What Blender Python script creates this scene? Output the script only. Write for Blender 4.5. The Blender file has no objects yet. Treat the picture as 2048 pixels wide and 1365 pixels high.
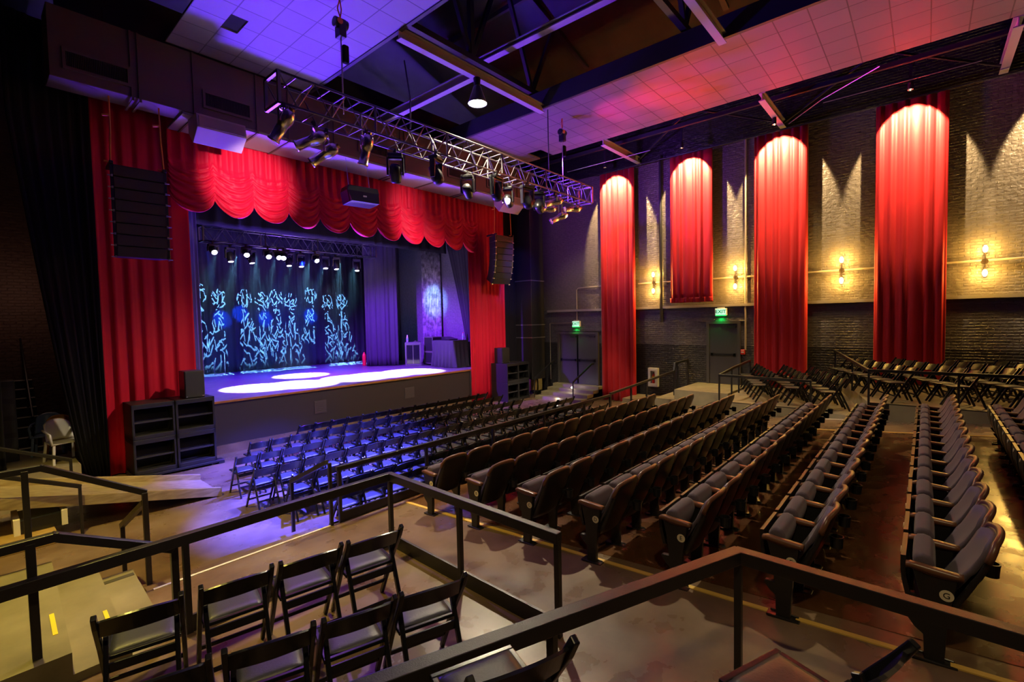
import bpy, bmesh, math, random
from math import sin, cos, pi, radians, sqrt, atan2
from mathutils import Vector, Matrix

random.seed(7)
scene = bpy.context.scene
C = scene.collection

# ------------------------------------------------------------------ camera
F_PX, YAW, PITCH, ROLL = 953.88, 0.8556, 0.0441, -0.0211
fwd = Vector((sin(YAW) * cos(PITCH), cos(YAW) * cos(PITCH), -sin(PITCH)))
rt0 = Vector((cos(YAW), -sin(YAW), 0))
up0 = rt0.cross(fwd)
rt = cos(ROLL) * rt0 + sin(ROLL) * up0
up = -sin(ROLL) * rt0 + cos(ROLL) * up0
cam_data = bpy.data.cameras.new('camera')
cam_data.sensor_width = 36.0
cam_data.lens = F_PX / 2048 * 36
cam_data.clip_start = 0.05
cam_data.clip_end = 200
cam = bpy.data.objects.new('camera', cam_data)
C.objects.link(cam)
CAMZ = 3.25
cam.matrix_world = Matrix(((rt.x, up.x, -fwd.x, 0), (rt.y, up.y, -fwd.y, 0), (rt.z, up.z, -fwd.z, CAMZ), (0, 0, 0, 1)))
scene.camera = cam

# ------------------------------------------------------------------ view, world
scene.view_settings.view_transform = 'Standard'
scene.view_settings.look = 'None'
scene.view_settings.gamma = 1.0
scene.view_settings.use_curve_mapping = False
scene.view_settings.exposure = 0.1
world = bpy.data.worlds.new('dark_hall')
scene.world = world
world.use_nodes = True
bg = world.node_tree.nodes['Background']
bg.inputs[0].default_value = (0.30, 0.25, 0.42, 1)
bg.inputs[1].default_value = 0.012

# ------------------------------------------------------------------ lights (house lamps out of shot, the stage rig, and added fill spots)
def aim(o, target):
    d = Vector(target) - o.location
    o.rotation_euler = d.to_track_quat('-Z', 'Y').to_euler()

def spot(name, loc, target, power, color=(1, 1, 1), size=60, blend=0.3, radius=0.06):
    l = bpy.data.lights.new(name, 'SPOT')
    l.energy = power; l.color = color; l.spot_size = radians(size); l.spot_blend = blend
    l.shadow_soft_size = radius
    o = bpy.data.objects.new(name, l); C.objects.link(o)
    o.location = loc; aim(o, target)
    return o

def point(name, loc, power, color=(1, 1, 1), radius=0.08):
    l = bpy.data.lights.new(name, 'POINT')
    l.energy = power; l.color = color; l.shadow_soft_size = radius
    o = bpy.data.objects.new(name, l); C.objects.link(o)
    o.location = loc
    return o

WARM = (1.0, 0.82, 0.55)
YEL = (1.0, 0.70, 0.26)
BLUE = (0.045, 0.05, 1.0)
VIOLET = (0.30, 0.06, 1.0)
CUR_Y = [9.04, 6.18, 3.43, 0.37]           # centres of the four wall drapes
# wall drape downlights
for y in CUR_Y + [-2.68]:
    spot('drape_downlight', (15.86, y, 8.80), (16.555, y, 8.081), 2000, (1.0, 0.70, 0.34), 72, 0.14, 0.03)
# house lights
spot('high_bay_lamp', (8.28, 8.15, 8.35), (8.28, 8.15, 0), 3900, (1.0, 0.85, 0.55), 124, 0.5, 0.11)
spot('house_light_over_seats', (9.5, -4.0, 9.0), (9.0, 0.5, 0.8), 130, (1.0, 0.66, 0.25), 110, 0.6, 0.15)
spot('house_light_over_steps', (0.2, 7.6, 7.6), (0.9, 8.0, 0.3), 2000, (1.0, 0.76, 0.15), 84, 0.6, 0.12)
spot('house_light_over_riser', (0.2, -0.4, 7.6), (2.0, 3.2, 0.8), 420, (1.0, 0.74, 0.36), 90, 0.6, 0.12)
spot('house_light_over_exit', (14.6, 9.6, 8.6), (15.8, 10.3, 0), 360, (1.0, 0.85, 0.45), 80, 0.6, 0.12)
spot('house_light_over_landing', (14.8, 3.2, 8.8), (15.2, 3.0, 0.9), 260, (1.0, 0.84, 0.40), 85, 0.6, 0.12)
# front truss onto the red drapes
PINKW = (1.0, 0.70, 0.78)
spot('truss_profile_light', (3.6, 8.05, 6.45), (3.35, 13.4, 4.2), 1500, PINKW, 40, 0.9, 0.05)
spot('truss_profile_light', (4.5, 8.5, 6.5), (5.1, 13.4, 6.9), 2600, PINKW, 32, 0.9, 0.05)
spot('truss_profile_light', (9.6, 8.3, 6.4), (11.2, 13.4, 6.9), 2500, PINKW, 46, 0.8, 0.05)
spot('truss_profile_light', (12.2, 8.2, 6.4), (14.3, 13.6, 3.6), 900, PINKW, 44, 0.8, 0.05)
# blue and violet wash from the rig
spot('blue_wash_light', (5.2, 8.6, 6.4), (4.3, 8.3, 0.2), 26000, BLUE, 38, 0.5, 0.06)
spot('blue_wash_light', (6.8, 8.7, 6.4), (5.6, 10.4, 0.3), 24000, BLUE, 50, 0.6, 0.06)
spot('violet_wash_light', (11.6, 8.25, 7.7), (15.9, 8.6, 7.6), 650, VIOLET, 95, 0.7, 0.06)
spot('violet_wash_light', (4.0, 8.2, 6.4), (2.6, 4.9, 0.5), 420, (0.45, 0.14, 1.0), 46, 0.7, 0.06)
# on stage
spot('stage_truss_fill', (8.2, 16.3, 1.5), (8.2, 17.5, 6.2), 3200, (0.20, 0.06, 1.0), 96, 0.6, 0.2)  # added, unseen spot that tints the stage truss violet
spot('stage_floor_bounce', (7.4, 15.7, 1.5), (5.6, 8.6, 9.2), 12500, (0.095, 0.010, 1.0), 100, 0.5, 0.5)  # added spot in place of the bounce from the lit stage floor
spot('magenta_bounce', (10.6, 15.4, 1.5), (12.8, 8.0, 9.2), 3000, (0.40, 0.015, 0.9), 46, 0.8, 0.25)  # another added spot, imitates magenta light bounced onto the right ceiling
spot('red_wash_light', (12.5, 8.1, 7.6), (12.6, 1.6, 9.2), 2600, (1.0, 0.02, 0.03), 64, 1.0, 0.06)
spot('magenta_wash_light', (11.6, 8.25, 7.6), (12.9, 6.2, 9.2), 600, (1.0, 0.015, 0.35), 50, 0.8, 0.06)
point('backstage_fill_light', (0.9, 15.9, 4.2), 7, (1.0, 0.55, 0.38), 0.1)  # unseen lamp added for the dim reddish light on the brick
for (x, y, px_, py_, pw) in ((5.4, 17.2, 5.9, 15.5, 2300), (6.6, 17.2, 7.0, 15.2, 2300), (8.6, 17.2, 8.9, 15.2, 2300),
                             (9.4, 17.2, 9.9, 15.2, 2000), (10.7, 17.2, 11.3, 15.1, 2300), (7.6, 17.2, 8.2, 17.6, 1500)):
    spot('stage_beam_light', (x, y, 5.4), (px_, py_, 1.34), pw * 12, (1.0, 0.84, 1.0), 28, 0.25, 0.05)
spot('stage_blue_wash', (8.5, 17.2, 5.6), (8.5, 20.5, 1.4), 3200, (0.003, 0.015, 1.0), 90, 0.8, 0.1)
spot('stage_violet_wash', (8.0, 15.4, 5.4), (11.5, 16.6, 1.4), 9000, (0.22, 0.03, 1.0), 96, 0.7, 0.1)
for bx, tx, tz in ((5.4, 6.9, 3.6), (6.4, 7.6, 3.8), (8.0, 8.6, 3.6), (9.4, 10.6, 3.7)):
    spot('stage_blue_beam', (bx, 17.92, 5.78), (tx, 21.5, tz), 16000, (0.0, 0.06, 1.0), 9, 0.6, 0.04)
spot('stage_violet_wash', (7.0, 16.2, 5.7), (6.2, 16.4, 1.4), 4500, (0.16, 0.02, 1.0), 110, 0.8, 0.1)
spot('stage_cyan_beam', (9.4, 17.0, 5.6), (14.05, 16.9, 4.2), 6000, (0.22, 0.50, 1.0), 20, 0.8, 0.05)

# ------------------------------------------------------------------ materials
MATS = {}
def nodes_of(m):
    m.use_nodes = True
    return m.node_tree.nodes, m.node_tree.links

def P(name, color, rough=0.5, metal=0.0, spec=0.5, var=None, bump=None, emis=None, sheen=0.0, stretch=None):
    """principled material; var=(scale, dark colour) mottles, bump=(scale, strength)"""
    if name in MATS: return MATS[name]
    m = bpy.data.materials.new(name); n, l = nodes_of(m)
    b = n['Principled BSDF']
    b.inputs['Base Color'].default_value = (*color, 1)
    b.inputs['Roughness'].default_value = rough
    b.inputs['Metallic'].default_value = metal
    b.inputs['Specular IOR Level'].default_value = spec
    if sheen: b.inputs['Sheen Weight'].default_value = sheen; b.inputs['Sheen Roughness'].default_value = 0.4
    if emis:
        b.inputs['Emission Color'].default_value = (*emis[0], 1)
        b.inputs['Emission Strength'].default_value = emis[1]
    co = None
    if var or bump:
        tc = n.new('ShaderNodeTexCoord'); co = tc.outputs['Object']
        if stretch:
            mp = n.new('ShaderNodeMapping'); mp.inputs['Scale'].default_value = stretch
            l.new(co, mp.inputs['Vector']); co = mp.outputs['Vector']
    if var:
        no = n.new('ShaderNodeTexNoise'); no.inputs['Scale'].default_value = var[0]; no.inputs['Detail'].default_value = 6
        l.new(co, no.inputs['Vector'])
        rp = n.new('ShaderNodeValToRGB')
        rp.color_ramp.elements[0].position = 0.35; rp.color_ramp.elements[1].position = 0.68
        rp.color_ramp.elements[0].color = (*var[1], 1); rp.color_ramp.elements[1].color = (*color, 1)
        l.new(no.outputs['Fac'], rp.inputs['Fac']); l.new(rp.outputs['Color'], b.inputs['Base Color'])
    if bump:
        no2 = n.new('ShaderNodeTexNoise'); no2.inputs['Scale'].default_value = bump[0]; no2.inputs['Detail'].default_value = 4
        l.new(co, no2.inputs['Vector'])
        bp = n.new('ShaderNodeBump'); bp.inputs['Strength'].default_value = bump[1]; bp.inputs['Distance'].default_value = 0.02
        l.new(no2.outputs['Fac'], bp.inputs['Height']); l.new(bp.outputs['Normal'], b.inputs['Normal'])
    MATS[name] = m
    return m

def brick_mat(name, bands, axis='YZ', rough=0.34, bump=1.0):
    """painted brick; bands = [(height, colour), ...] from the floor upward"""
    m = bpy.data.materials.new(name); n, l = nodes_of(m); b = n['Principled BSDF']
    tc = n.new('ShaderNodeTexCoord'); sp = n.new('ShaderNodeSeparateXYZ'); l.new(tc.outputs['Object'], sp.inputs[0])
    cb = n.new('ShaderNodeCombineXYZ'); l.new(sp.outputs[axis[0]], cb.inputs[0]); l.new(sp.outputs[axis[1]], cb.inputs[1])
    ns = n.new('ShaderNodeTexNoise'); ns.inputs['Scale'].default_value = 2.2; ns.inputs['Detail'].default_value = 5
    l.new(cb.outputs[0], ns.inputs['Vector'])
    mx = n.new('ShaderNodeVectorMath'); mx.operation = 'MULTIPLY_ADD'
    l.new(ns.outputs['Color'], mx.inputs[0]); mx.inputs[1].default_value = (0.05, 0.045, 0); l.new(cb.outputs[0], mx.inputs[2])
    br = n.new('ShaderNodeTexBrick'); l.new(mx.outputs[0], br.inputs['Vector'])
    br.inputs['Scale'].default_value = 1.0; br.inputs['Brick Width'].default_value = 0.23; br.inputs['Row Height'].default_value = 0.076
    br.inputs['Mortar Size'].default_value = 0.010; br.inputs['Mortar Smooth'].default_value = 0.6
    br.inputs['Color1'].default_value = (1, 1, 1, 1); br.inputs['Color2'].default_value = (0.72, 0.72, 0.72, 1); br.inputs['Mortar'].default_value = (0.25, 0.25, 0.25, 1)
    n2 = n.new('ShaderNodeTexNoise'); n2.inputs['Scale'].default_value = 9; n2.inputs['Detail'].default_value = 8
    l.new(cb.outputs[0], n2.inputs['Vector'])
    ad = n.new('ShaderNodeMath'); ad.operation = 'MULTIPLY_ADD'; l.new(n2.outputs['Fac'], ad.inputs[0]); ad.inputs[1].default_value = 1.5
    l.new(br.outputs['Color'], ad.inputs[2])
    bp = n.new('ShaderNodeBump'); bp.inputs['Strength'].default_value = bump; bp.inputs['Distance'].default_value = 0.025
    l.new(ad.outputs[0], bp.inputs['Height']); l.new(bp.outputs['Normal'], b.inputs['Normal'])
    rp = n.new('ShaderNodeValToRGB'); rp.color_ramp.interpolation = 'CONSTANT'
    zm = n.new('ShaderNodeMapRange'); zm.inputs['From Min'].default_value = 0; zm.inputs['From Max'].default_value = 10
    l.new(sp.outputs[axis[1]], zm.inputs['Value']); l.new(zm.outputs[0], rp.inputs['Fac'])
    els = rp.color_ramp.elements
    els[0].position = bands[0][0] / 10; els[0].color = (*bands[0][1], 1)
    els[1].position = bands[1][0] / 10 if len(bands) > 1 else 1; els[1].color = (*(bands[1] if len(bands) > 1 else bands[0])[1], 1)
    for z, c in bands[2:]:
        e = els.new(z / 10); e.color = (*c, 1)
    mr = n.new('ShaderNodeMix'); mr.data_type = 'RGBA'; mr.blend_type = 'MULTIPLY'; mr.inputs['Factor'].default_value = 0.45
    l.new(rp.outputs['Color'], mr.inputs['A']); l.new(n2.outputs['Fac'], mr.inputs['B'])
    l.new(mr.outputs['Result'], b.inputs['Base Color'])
    b.inputs['Roughness'].default_value = rough
    return m

def tile_mat(name, color, size=0.61, line=(0.12, 0.12, 0.12)):
    m = bpy.data.materials.new(name); n, l = nodes_of(m); b = n['Principled BSDF']
    tc = n.new('ShaderNodeTexCoord'); br = n.new('ShaderNodeTexBrick'); l.new(tc.outputs['Object'], br.inputs['Vector'])
    br.offset = 0; br.inputs['Scale'].default_value = 1; br.inputs['Brick Width'].default_value = size; br.inputs['Row Height'].default_value = size
    br.inputs['Mortar Size'].default_value = 0.012; br.inputs['Mortar Smooth'].default_value = 0.1
    br.inputs['Color1'].default_value = (*color, 1); br.inputs['Color2'].default_value = (*[c * 0.86 for c in color], 1); br.inputs['Mortar'].default_value = (*line, 1)
    l.new(br.outputs['Color'], b.inputs['Base Color'])
    bp = n.new('ShaderNodeBump'); bp.inputs['Strength'].default_value = 0.5; bp.inputs['Distance'].default_value = 0.01
    l.new(br.outputs['Fac'], bp.inputs['Height']); bp.invert = True
    l.new(bp.outputs['Normal'], b.inputs['Normal'])
    b.inputs['Roughness'].default_value = 0.55
    return m

def concrete(name, c1, c2, c3, rough=0.28):
    m = bpy.data.materials.new(name); n, l = nodes_of(m); b = n['Principled BSDF']
    tc = n.new('ShaderNodeTexCoord')
    a = n.new('ShaderNodeTexNoise'); a.inputs['Scale'].default_value = 0.9; a.inputs['Detail'].default_value = 9; a.inputs['Roughness'].default_value = 0.62
    l.new(tc.outputs['Object'], a.inputs['Vector'])
    rp = n.new('ShaderNodeValToRGB'); e = rp.color_ramp.elements
    e[0].position = 0.32; e[0].color = (*c1, 1); e[1].position = 0.70; e[1].color = (*c3, 1)
    k = e.new(0.5); k.color = (*c2, 1)
    l.new(a.outputs['Fac'], rp.inputs['Fac']); l.new(rp.outputs['Color'], b.inputs['Base Color'])
    a2 = n.new('ShaderNodeTexNoise'); a2.inputs['Scale'].default_value = 3.0; a2.inputs['Detail'].default_value = 6
    l.new(tc.outputs['Object'], a2.inputs['Vector'])
    mr = n.new('ShaderNodeMapRange'); mr.inputs['From Min'].default_value = 0.3; mr.inputs['From Max'].default_value = 0.7
    mr.inputs['To Min'].default_value = rough - 0.08; mr.inputs['To Max'].default_value = rough + 0.14
    l.new(a2.outputs['Fac'], mr.inputs['Value']); l.new(mr.outputs[0], b.inputs['Roughness'])
    bp = n.new('ShaderNodeBump'); bp.inputs['Strength'].default_value = 0.06; bp.inputs['Distance'].default_value = 0.01
    l.new(a2.outputs['Fac'], bp.inputs['Height']); l.new(bp.outputs['Normal'], b.inputs['Normal'])
    return m

BLACKPAINT = P('black_paint', (0.012, 0.012, 0.013), 0.38)
RAILPAINT = P('black_rail_paint', (0.016, 0.014, 0.014), 0.36, bump=(160, 0.12))
CHAIRBLACK = P('black_lacquer', (0.010, 0.010, 0.011), 0.26)
VINYL = P('black_vinyl', (0.035, 0.036, 0.042), 0.42, bump=(90, 0.08))
SEATSHELL = P('seat_shell', (0.012, 0.010, 0.010), 0.42)
SEATRIM = P('seat_trim_wood', (0.15, 0.062, 0.030), 0.34)
SEATCLOTH = P('seat_cloth', (0.105, 0.078, 0.105), 0.9, sheen=0.15, bump=(320, 0.3))
SEATMETAL = P('seat_iron', (0.014, 0.013, 0.013), 0.34)
PLATE = P('ivory_plate', (0.75, 0.66, 0.46), 0.4)
INK = P('black_ink', (0.01, 0.01, 0.01), 0.5)
VELVET = P('red_velvet', (0.52, 0.0015, 0.026), 0.60, spec=0.26, sheen=0.06)
VELVETW = P('red_wall_velvet', (0.50, 0.010, 0.015), 0.58, spec=0.36, sheen=0.14)
BLACKCLOTH = P('black_drape', (0.007, 0.006, 0.008), 0.9, spec=0.2)
NAVYCLOTH = P('dark_stage_drape', (0.035, 0.030, 0.045), 0.9, spec=0.2)
DUCTMAT = P('brown_duct_paint', (0.085, 0.055, 0.045), 0.6)
BACKMAT = P('backdrop_cloth', (0.020, 0.020, 0.028), 0.9, spec=0.15)
CHROME = P('polished_aluminium', (0.80, 0.74, 0.66), 0.24, 1.0)
TRUSSM = P('truss_aluminium', (0.22, 0.21, 0.22), 0.40, 0.9)
TRUSSBLK = P('black_truss', (0.12, 0.11, 0.12), 0.35, 0.6)
BLKPLASTIC = P('black_plastic', (0.014, 0.014, 0.016), 0.35)
GRILLE = P('speaker_grille', (0.011, 0.010, 0.009), 0.55, bump=(400, 0.4))
BEIGE = P('beige_cabinet', (0.34, 0.27, 0.23), 0.6)
ORANGE = P('orange_sling', (0.70, 0.19, 0.03), 0.6)
STEEL = P('galvanised_steel', (0.45, 0.43, 0.40), 0.35, 0.85)
BEAMP = P('painted_steel_beam', (0.34, 0.30, 0.31), 0.5)
DARKSTEEL = P('dark_roof_steel', (0.022, 0.020, 0.022), 0.5)
TAPE = P('white_tape', (0.80, 0.75, 0.62), 0.6)
YTAPE = P('yellow_tape', (0.72, 0.46, 0.10), 0.55)
YNOSE = P('bright_yellow_tape', (0.85, 0.66, 0.02), 0.5)
CONC = concrete('stained_concrete', (0.095, 0.055, 0.032), (0.165, 0.105, 0.062), (0.24, 0.165, 0.10), 0.30)
CONCD = concrete('dark_stained_concrete', (0.050, 0.018, 0.007), (0.090, 0.036, 0.014), (0.15, 0.072, 0.030), 0.22)
CONCL = concrete('light_concrete', (0.19, 0.15, 0.09), (0.28, 0.23, 0.14), (0.36, 0.30, 0.19), 0.5)
CONCS = concrete('olive_step_concrete', (0.12, 0.10, 0.045), (0.19, 0.16, 0.075), (0.26, 0.22, 0.11), 0.5)
WOODLIP = P('varnished_lip', (0.38, 0.16, 0.05), 0.3, var=(6, (0.22, 0.08, 0.02)), stretch=(1, 12, 12))
STAGEWOOD = P('stage_floor_paint', (0.16, 0.14, 0.17), 0.35, var=(3, (0.10, 0.09, 0.12)))
STAGEFACE = P('stage_face_paint', (0.026, 0.019, 0.024), 0.55)
PLY = P('plywood', (0.45, 0.30, 0.10), 0.5, var=(4, (0.33, 0.20, 0.06)), stretch=(1, 1, 8))
WHITEM = P('white_enamel', (0.80, 0.79, 0.76), 0.35)
LAMPGLOW = P('lamp_glow', (1, 1, 1), 0.5, emis=((1.0, 0.98, 0.88), 14))
BULBGLOW = P('bulb_glow', (1, 0.9, 0.6), 0.5, emis=((1.0, 0.72, 0.26), 26))
LENSGLOW = P('lens_glow', (1, 1, 1), 0.5, emis=((0.80, 0.86, 1.0), 22))
LENSDIM = P('lens_amber', (0.9, 0.6, 0.2), 0.15, emis=((1.0, 0.55, 0.12), 0.25))
STEPGLOW = P('step_light_glow', (1, 1, 1), 0.5, emis=((1.0, 0.93, 0.72), 9))

# ------------------------------------------------------------------ mesh helpers
class MB:
    def __init__(s): s.v = []; s.f = []
    def add(s, vs, fs):
        o = len(s.v); s.v += [tuple(v) for v in vs]; s.f += [tuple(i + o for i in f) for f in fs]; return s
    def box(s, x0, x1, y0, y1, z0, z1):
        return s.add([(x0, y0, z0), (x1, y0, z0), (x1, y1, z0), (x0, y1, z0), (x0, y0, z1), (x1, y0, z1), (x1, y1, z1), (x0, y1, z1)],
                     [(0, 3, 2, 1), (4, 5, 6, 7), (0, 1, 5, 4), (1, 2, 6, 5), (2, 3, 7, 6), (3, 0, 4, 7)])
    def bar(s, p, q, w, h, upv=(0, 0, 1)):
        p, q = Vector(p), Vector(q); d = (q - p).normalized(); u = Vector(upv)
        if abs(d.dot(u)) > 0.98: u = Vector((0, 1, 0))
        a = d.cross(u).normalized(); b = a.cross(d).normalized()
        a *= w / 2; b *= h / 2
        return s.add([p - a - b, p + a - b, p + a + b, p - a + b, q - a - b, q + a - b, q + a + b, q - a + b],
                     [(0, 1, 2, 3), (7, 6, 5, 4), (0, 4, 5, 1), (1, 5, 6, 2), (2, 6, 7, 3), (3, 7, 4, 0)])
    def cyl(s, p, q, r, r2=None, n=12, caps=True):
        p, q = Vector(p), Vector(q); r2 = r if r2 is None else r2; d = (q - p).normalized()
        u = Vector((0, 0, 1)) if abs(d.z) < 0.95 else Vector((1, 0, 0))
        a = d.cross(u).normalized(); b = d.cross(a)
        vs = [p + (a * cos(2 * pi * i / n) + b * sin(2 * pi * i / n)) * r for i in range(n)] + \
             [q + (a * cos(2 * pi * i / n) + b * sin(2 * pi * i / n)) * r2 for i in range(n)]
        fs = [(i, (i + 1) % n, n + (i + 1) % n, n + i) for i in range(n)]
        if caps: fs += [tuple(range(n - 1, -1, -1)), tuple(range(n, 2 * n))]
        return s.add(vs, fs)
    def tube(s, pts, r, n=8):
        pts = [Vector(p) for p in pts]; N = len(pts); vs = []; fs = []
        d0 = (pts[1] - pts[0]).normalized()
        u = Vector((0, 0, 1)) if abs(d0.z) < 0.9 else Vector((1, 0, 0))
        a = d0.cross(u).normalized()
        for i, p in enumerate(pts):
            d = (pts[min(i + 1, N - 1)] - pts[max(i - 1, 0)]).normalized()
            a = (a - d * a.dot(d)).normalized(); b = d.cross(a)
            vs += [p + (a * cos(2 * pi * k / n) + b * sin(2 * pi * k / n)) * r for k in range(n)]
        for i in range(N - 1):
            fs += [(i * n + k, i * n + (k + 1) % n, (i + 1) * n + (k + 1) % n, (i + 1) * n + k) for k in range(n)]
        fs += [tuple(range(n - 1, -1, -1)), tuple(range((N - 1) * n, N * n))]
        return s.add(vs, fs)
    def lathe(s, prof, c=(0, 0, 0), n=16):
        """prof = [(r, z)] turned about the vertical through c"""
        c = Vector(c); vs = []; fs = []; m = len(prof)
        for i in range(n):
            t = 2 * pi * i / n
            vs += [c + Vector((r * cos(t), r * sin(t), z)) for r, z in prof]
        for i in range(n):
            j = (i + 1) % n
            fs += [(i * m + k, j * m + k, j * m + k + 1, i * m + k + 1) for k in range(m - 1)]
        return s.add(vs, fs)
    def prism(s, poly, axis, a, b):
        """polygon in the plane normal to axis, from a to b along it (x: poly=(y,z); y: (x,z); z: (x,y))"""
        def mk(u, v, w): return {'x': (w, u, v), 'y': (u, w, v), 'z': (u, v, w)}[axis]
        n = len(poly)
        vs = [mk(u, v, a) for u, v in poly] + [mk(u, v, b) for u, v in poly]
        return s.add(vs, [tuple(range(n - 1, -1, -1)), tuple(range(n, 2 * n))] + [(i, (i + 1) % n, n + (i + 1) % n, n + i) for i in range(n)])
    def grid(s, fn, nu, nv):
        vs = [fn(i / nu, j / nv) for j in range(nv + 1) for i in range(nu + 1)]
        w = nu + 1
        return s.add(vs, [(j * w + i, j * w + i + 1, (j + 1) * w + i + 1, (j + 1) * w + i) for j in range(nv) for i in range(nu)])
    def slab(s, fn, nu, nv, off):
        """a closed sheet of thickness: fn(u,v) -> point, off(u,v) -> offset vector to the back face"""
        f0 = [Vector(fn(i / nu, j / nv)) for j in range(nv + 1) for i in range(nu + 1)]
        f1 = [p + Vector(off(i / nu, j / nv)) for p, (i, j) in zip(f0, [(i, j) for j in range(nv + 1) for i in range(nu + 1)])]
        w = nu + 1; n = w * (nv + 1)
        fs = [(j * w + i, j * w + i + 1, (j + 1) * w + i + 1, (j + 1) * w + i) for j in range(nv) for i in range(nu)]
        fs += [tuple(n + k for k in reversed(f)) for f in fs]
        for i in range(nu): fs += [(i + 1, i, n + i, n + i + 1), (nv * w + i, nv * w + i + 1, n + nv * w + i + 1, n + nv * w + i)]
        for j in range(nv): fs += [(j * w, (j + 1) * w, n + (j + 1) * w, n + j * w), ((j + 1) * w + nu, j * w + nu, n + j * w + nu, n + (j + 1) * w + nu)]
        return s.add(f0 + f1, fs)
    def build(s, name, mat, parent=None, smooth=False, bevel=0, solid=0, seg=2):
        me = bpy.data.meshes.new(name); me.from_pydata(s.v, [], s.f); me.update()
        bm = bmesh.new(); bm.from_mesh(me)
        bmesh.ops.recalc_face_normals(bm, faces=bm.faces)
        if bevel:
            es = [e for e in bm.edges if len(e.link_faces) == 2 and e.calc_face_angle(0) > 0.6]
            bmesh.ops.bevel(bm, geom=es, offset=bevel, segments=seg, profile=0.5, affect='EDGES', clamp_overlap=True)
        bm.to_mesh(me); bm.free()
        if smooth:
            me.shade_smooth()
        me.materials.append(mat)
        o = bpy.data.objects.new(name, me); C.objects.link(o)
        if parent: o.parent = parent
        if solid:
            md = o.modifiers.new('thickness', 'SOLIDIFY'); md.thickness = solid; md.offset = 0
        return o

def box(name, mat, b, parent=None, bevel=0):
    return MB().box(*b).build(name, mat, parent, bevel=bevel)

def thing(name, label, cat, loc=(0, 0, 0), rz=0, group=None):
    o = bpy.data.objects.new(name, None); C.objects.link(o)
    o.empty_display_size = 0.1
    o.location = loc; o.rotation_euler = (0, 0, rz)
    return tag(o, label, cat, group)

def tag(o, label, cat, group=None):
    o['label'] = label; o['category'] = cat
    if group: o['group'] = group
    return o

def struct(o):
    o['kind'] = 'structure'; return o

def dup(src, loc=None, rz=None, label=None, group=None, scale=None, drop=()):
    r = src.copy(); C.objects.link(r)
    if loc is not None: r.location = loc
    if rz is not None: r.rotation_euler = (r.rotation_euler[0], r.rotation_euler[1], rz)
    if scale: r.scale = scale
    if label: r['label'] = label
    if group: r['group'] = group
    for ch in list(src.children):
        if ch.name.split('.')[0] in drop: continue
        c = ch.copy(); C.objects.link(c); c.parent = r
        for g in list(ch.children):
            d = g.copy(); C.objects.link(d); d.parent = c
    return r

ORD = ['first', 'second', 'third', 'fourth', 'fifth', 'sixth', 'seventh', 'eighth', 'ninth', 'tenth', 'eleventh', 'twelfth', 'thirteenth',
       'fourteenth', 'fifteenth', 'sixteenth', 'seventeenth', 'eighteenth', 'nineteenth', 'twentieth', 'twenty-first', 'twenty-second', 'twenty-third']

FACE_WEST = Matrix(((0, 0, -1), (-1, 0, 0), (0, 1, 0)))      # lettering that faces -X, reading towards -Y
def lettering(name, text, size, mat, ext=0.002, weight=0.0):
    """text turned into a plain mesh object"""
    cu = bpy.data.curves.new(name, 'FONT'); cu.body = text; cu.size = size; cu.extrude = ext; cu.offset = weight
    cu.align_x = 'CENTER'; cu.align_y = 'CENTER'
    tmp = bpy.data.objects.new(name, cu); C.objects.link(tmp)
    me = bpy.data.meshes.new_from_object(tmp.evaluated_get(bpy.context.evaluated_depsgraph_get()))
    bpy.data.objects.remove(tmp); bpy.data.curves.remove(cu)
    me.name = name; me.materials.clear(); me.materials.append(mat)
    o = bpy.data.objects.new(name, me); C.objects.link(o)
    return o

def fold_curtain(name, mat, p0, p1, z0, z1, folds, depth, parent=None, seed=0, nv=14, gather=None, hem=0.0, nper=8):
    """hanging cloth between plan points p0 and p1; gather(v) may pull the sides in (v = 0 at the foot)"""
    rnd = random.Random(seed); nu = folds * nper
    p0, p1 = Vector((*p0, 0)), Vector((*p1, 0)); d = p1 - p0; nrm = Vector((d.y, -d.x, 0)).normalized()
    ph = [rnd.uniform(-0.9, 0.9) for _ in range(folds + 2)]; am = [rnd.uniform(0.5, 1.25) for _ in range(folds + 2)]
    dr = [rnd.uniform(-0.35, 0.35) for _ in range(folds + 2)]
    def fn(u, v):
        k = u * folds; i = int(min(k, folds - 1e-6)); t = k - i
        a = am[i] * (1 - t) + am[i + 1] * t; s = ph[i] * (1 - t) + ph[i + 1] * t; w = dr[i] * (1 - t) + dr[i + 1] * t
        ang = 2 * pi * k + s * 1.2 + w * (1 - v) * 1.4
        off = depth * a * (0.55 + 0.45 * (1 - v)) * (0.7 * cos(ang) + 0.3 * cos(2 * ang + s * 3))
        uu = u if gather is None else gather(u, v)
        p = p0 + d * uu + nrm * off
        z = z0 + (z1 - z0) * v + (hem * sin(ang) if v == 0 else 0)
        return (p.x, p.y, z)
    o = MB().grid(fn, nu, nv).build(name, mat, parent, smooth=True, solid=0.012)
    return o
spot('blue_wash_light', (12.6, 8.6, 6.5), (16.0, 14.3, 4.8), 900, (0.05, 0.04, 1.0), 30, 0.6, 0.05)  # added spot that turns the strip of right proscenium wall blue

# ------------------------------------------------------------------ setting: floors, walls, ceilings
EDGE = 6.38
def rake(y): return 0.95 - 0.09 * y
struct(box('floor', CONC, (-6, 17.3, EDGE, 24, -0.2, 0.0)))
struct(MB().prism([(-5, -0.3), (EDGE, -0.3), (EDGE, rake(EDGE)), (-5, rake(-5))], 'x', 0.9, 17.0).build('floor_slope', CONC))
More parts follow.
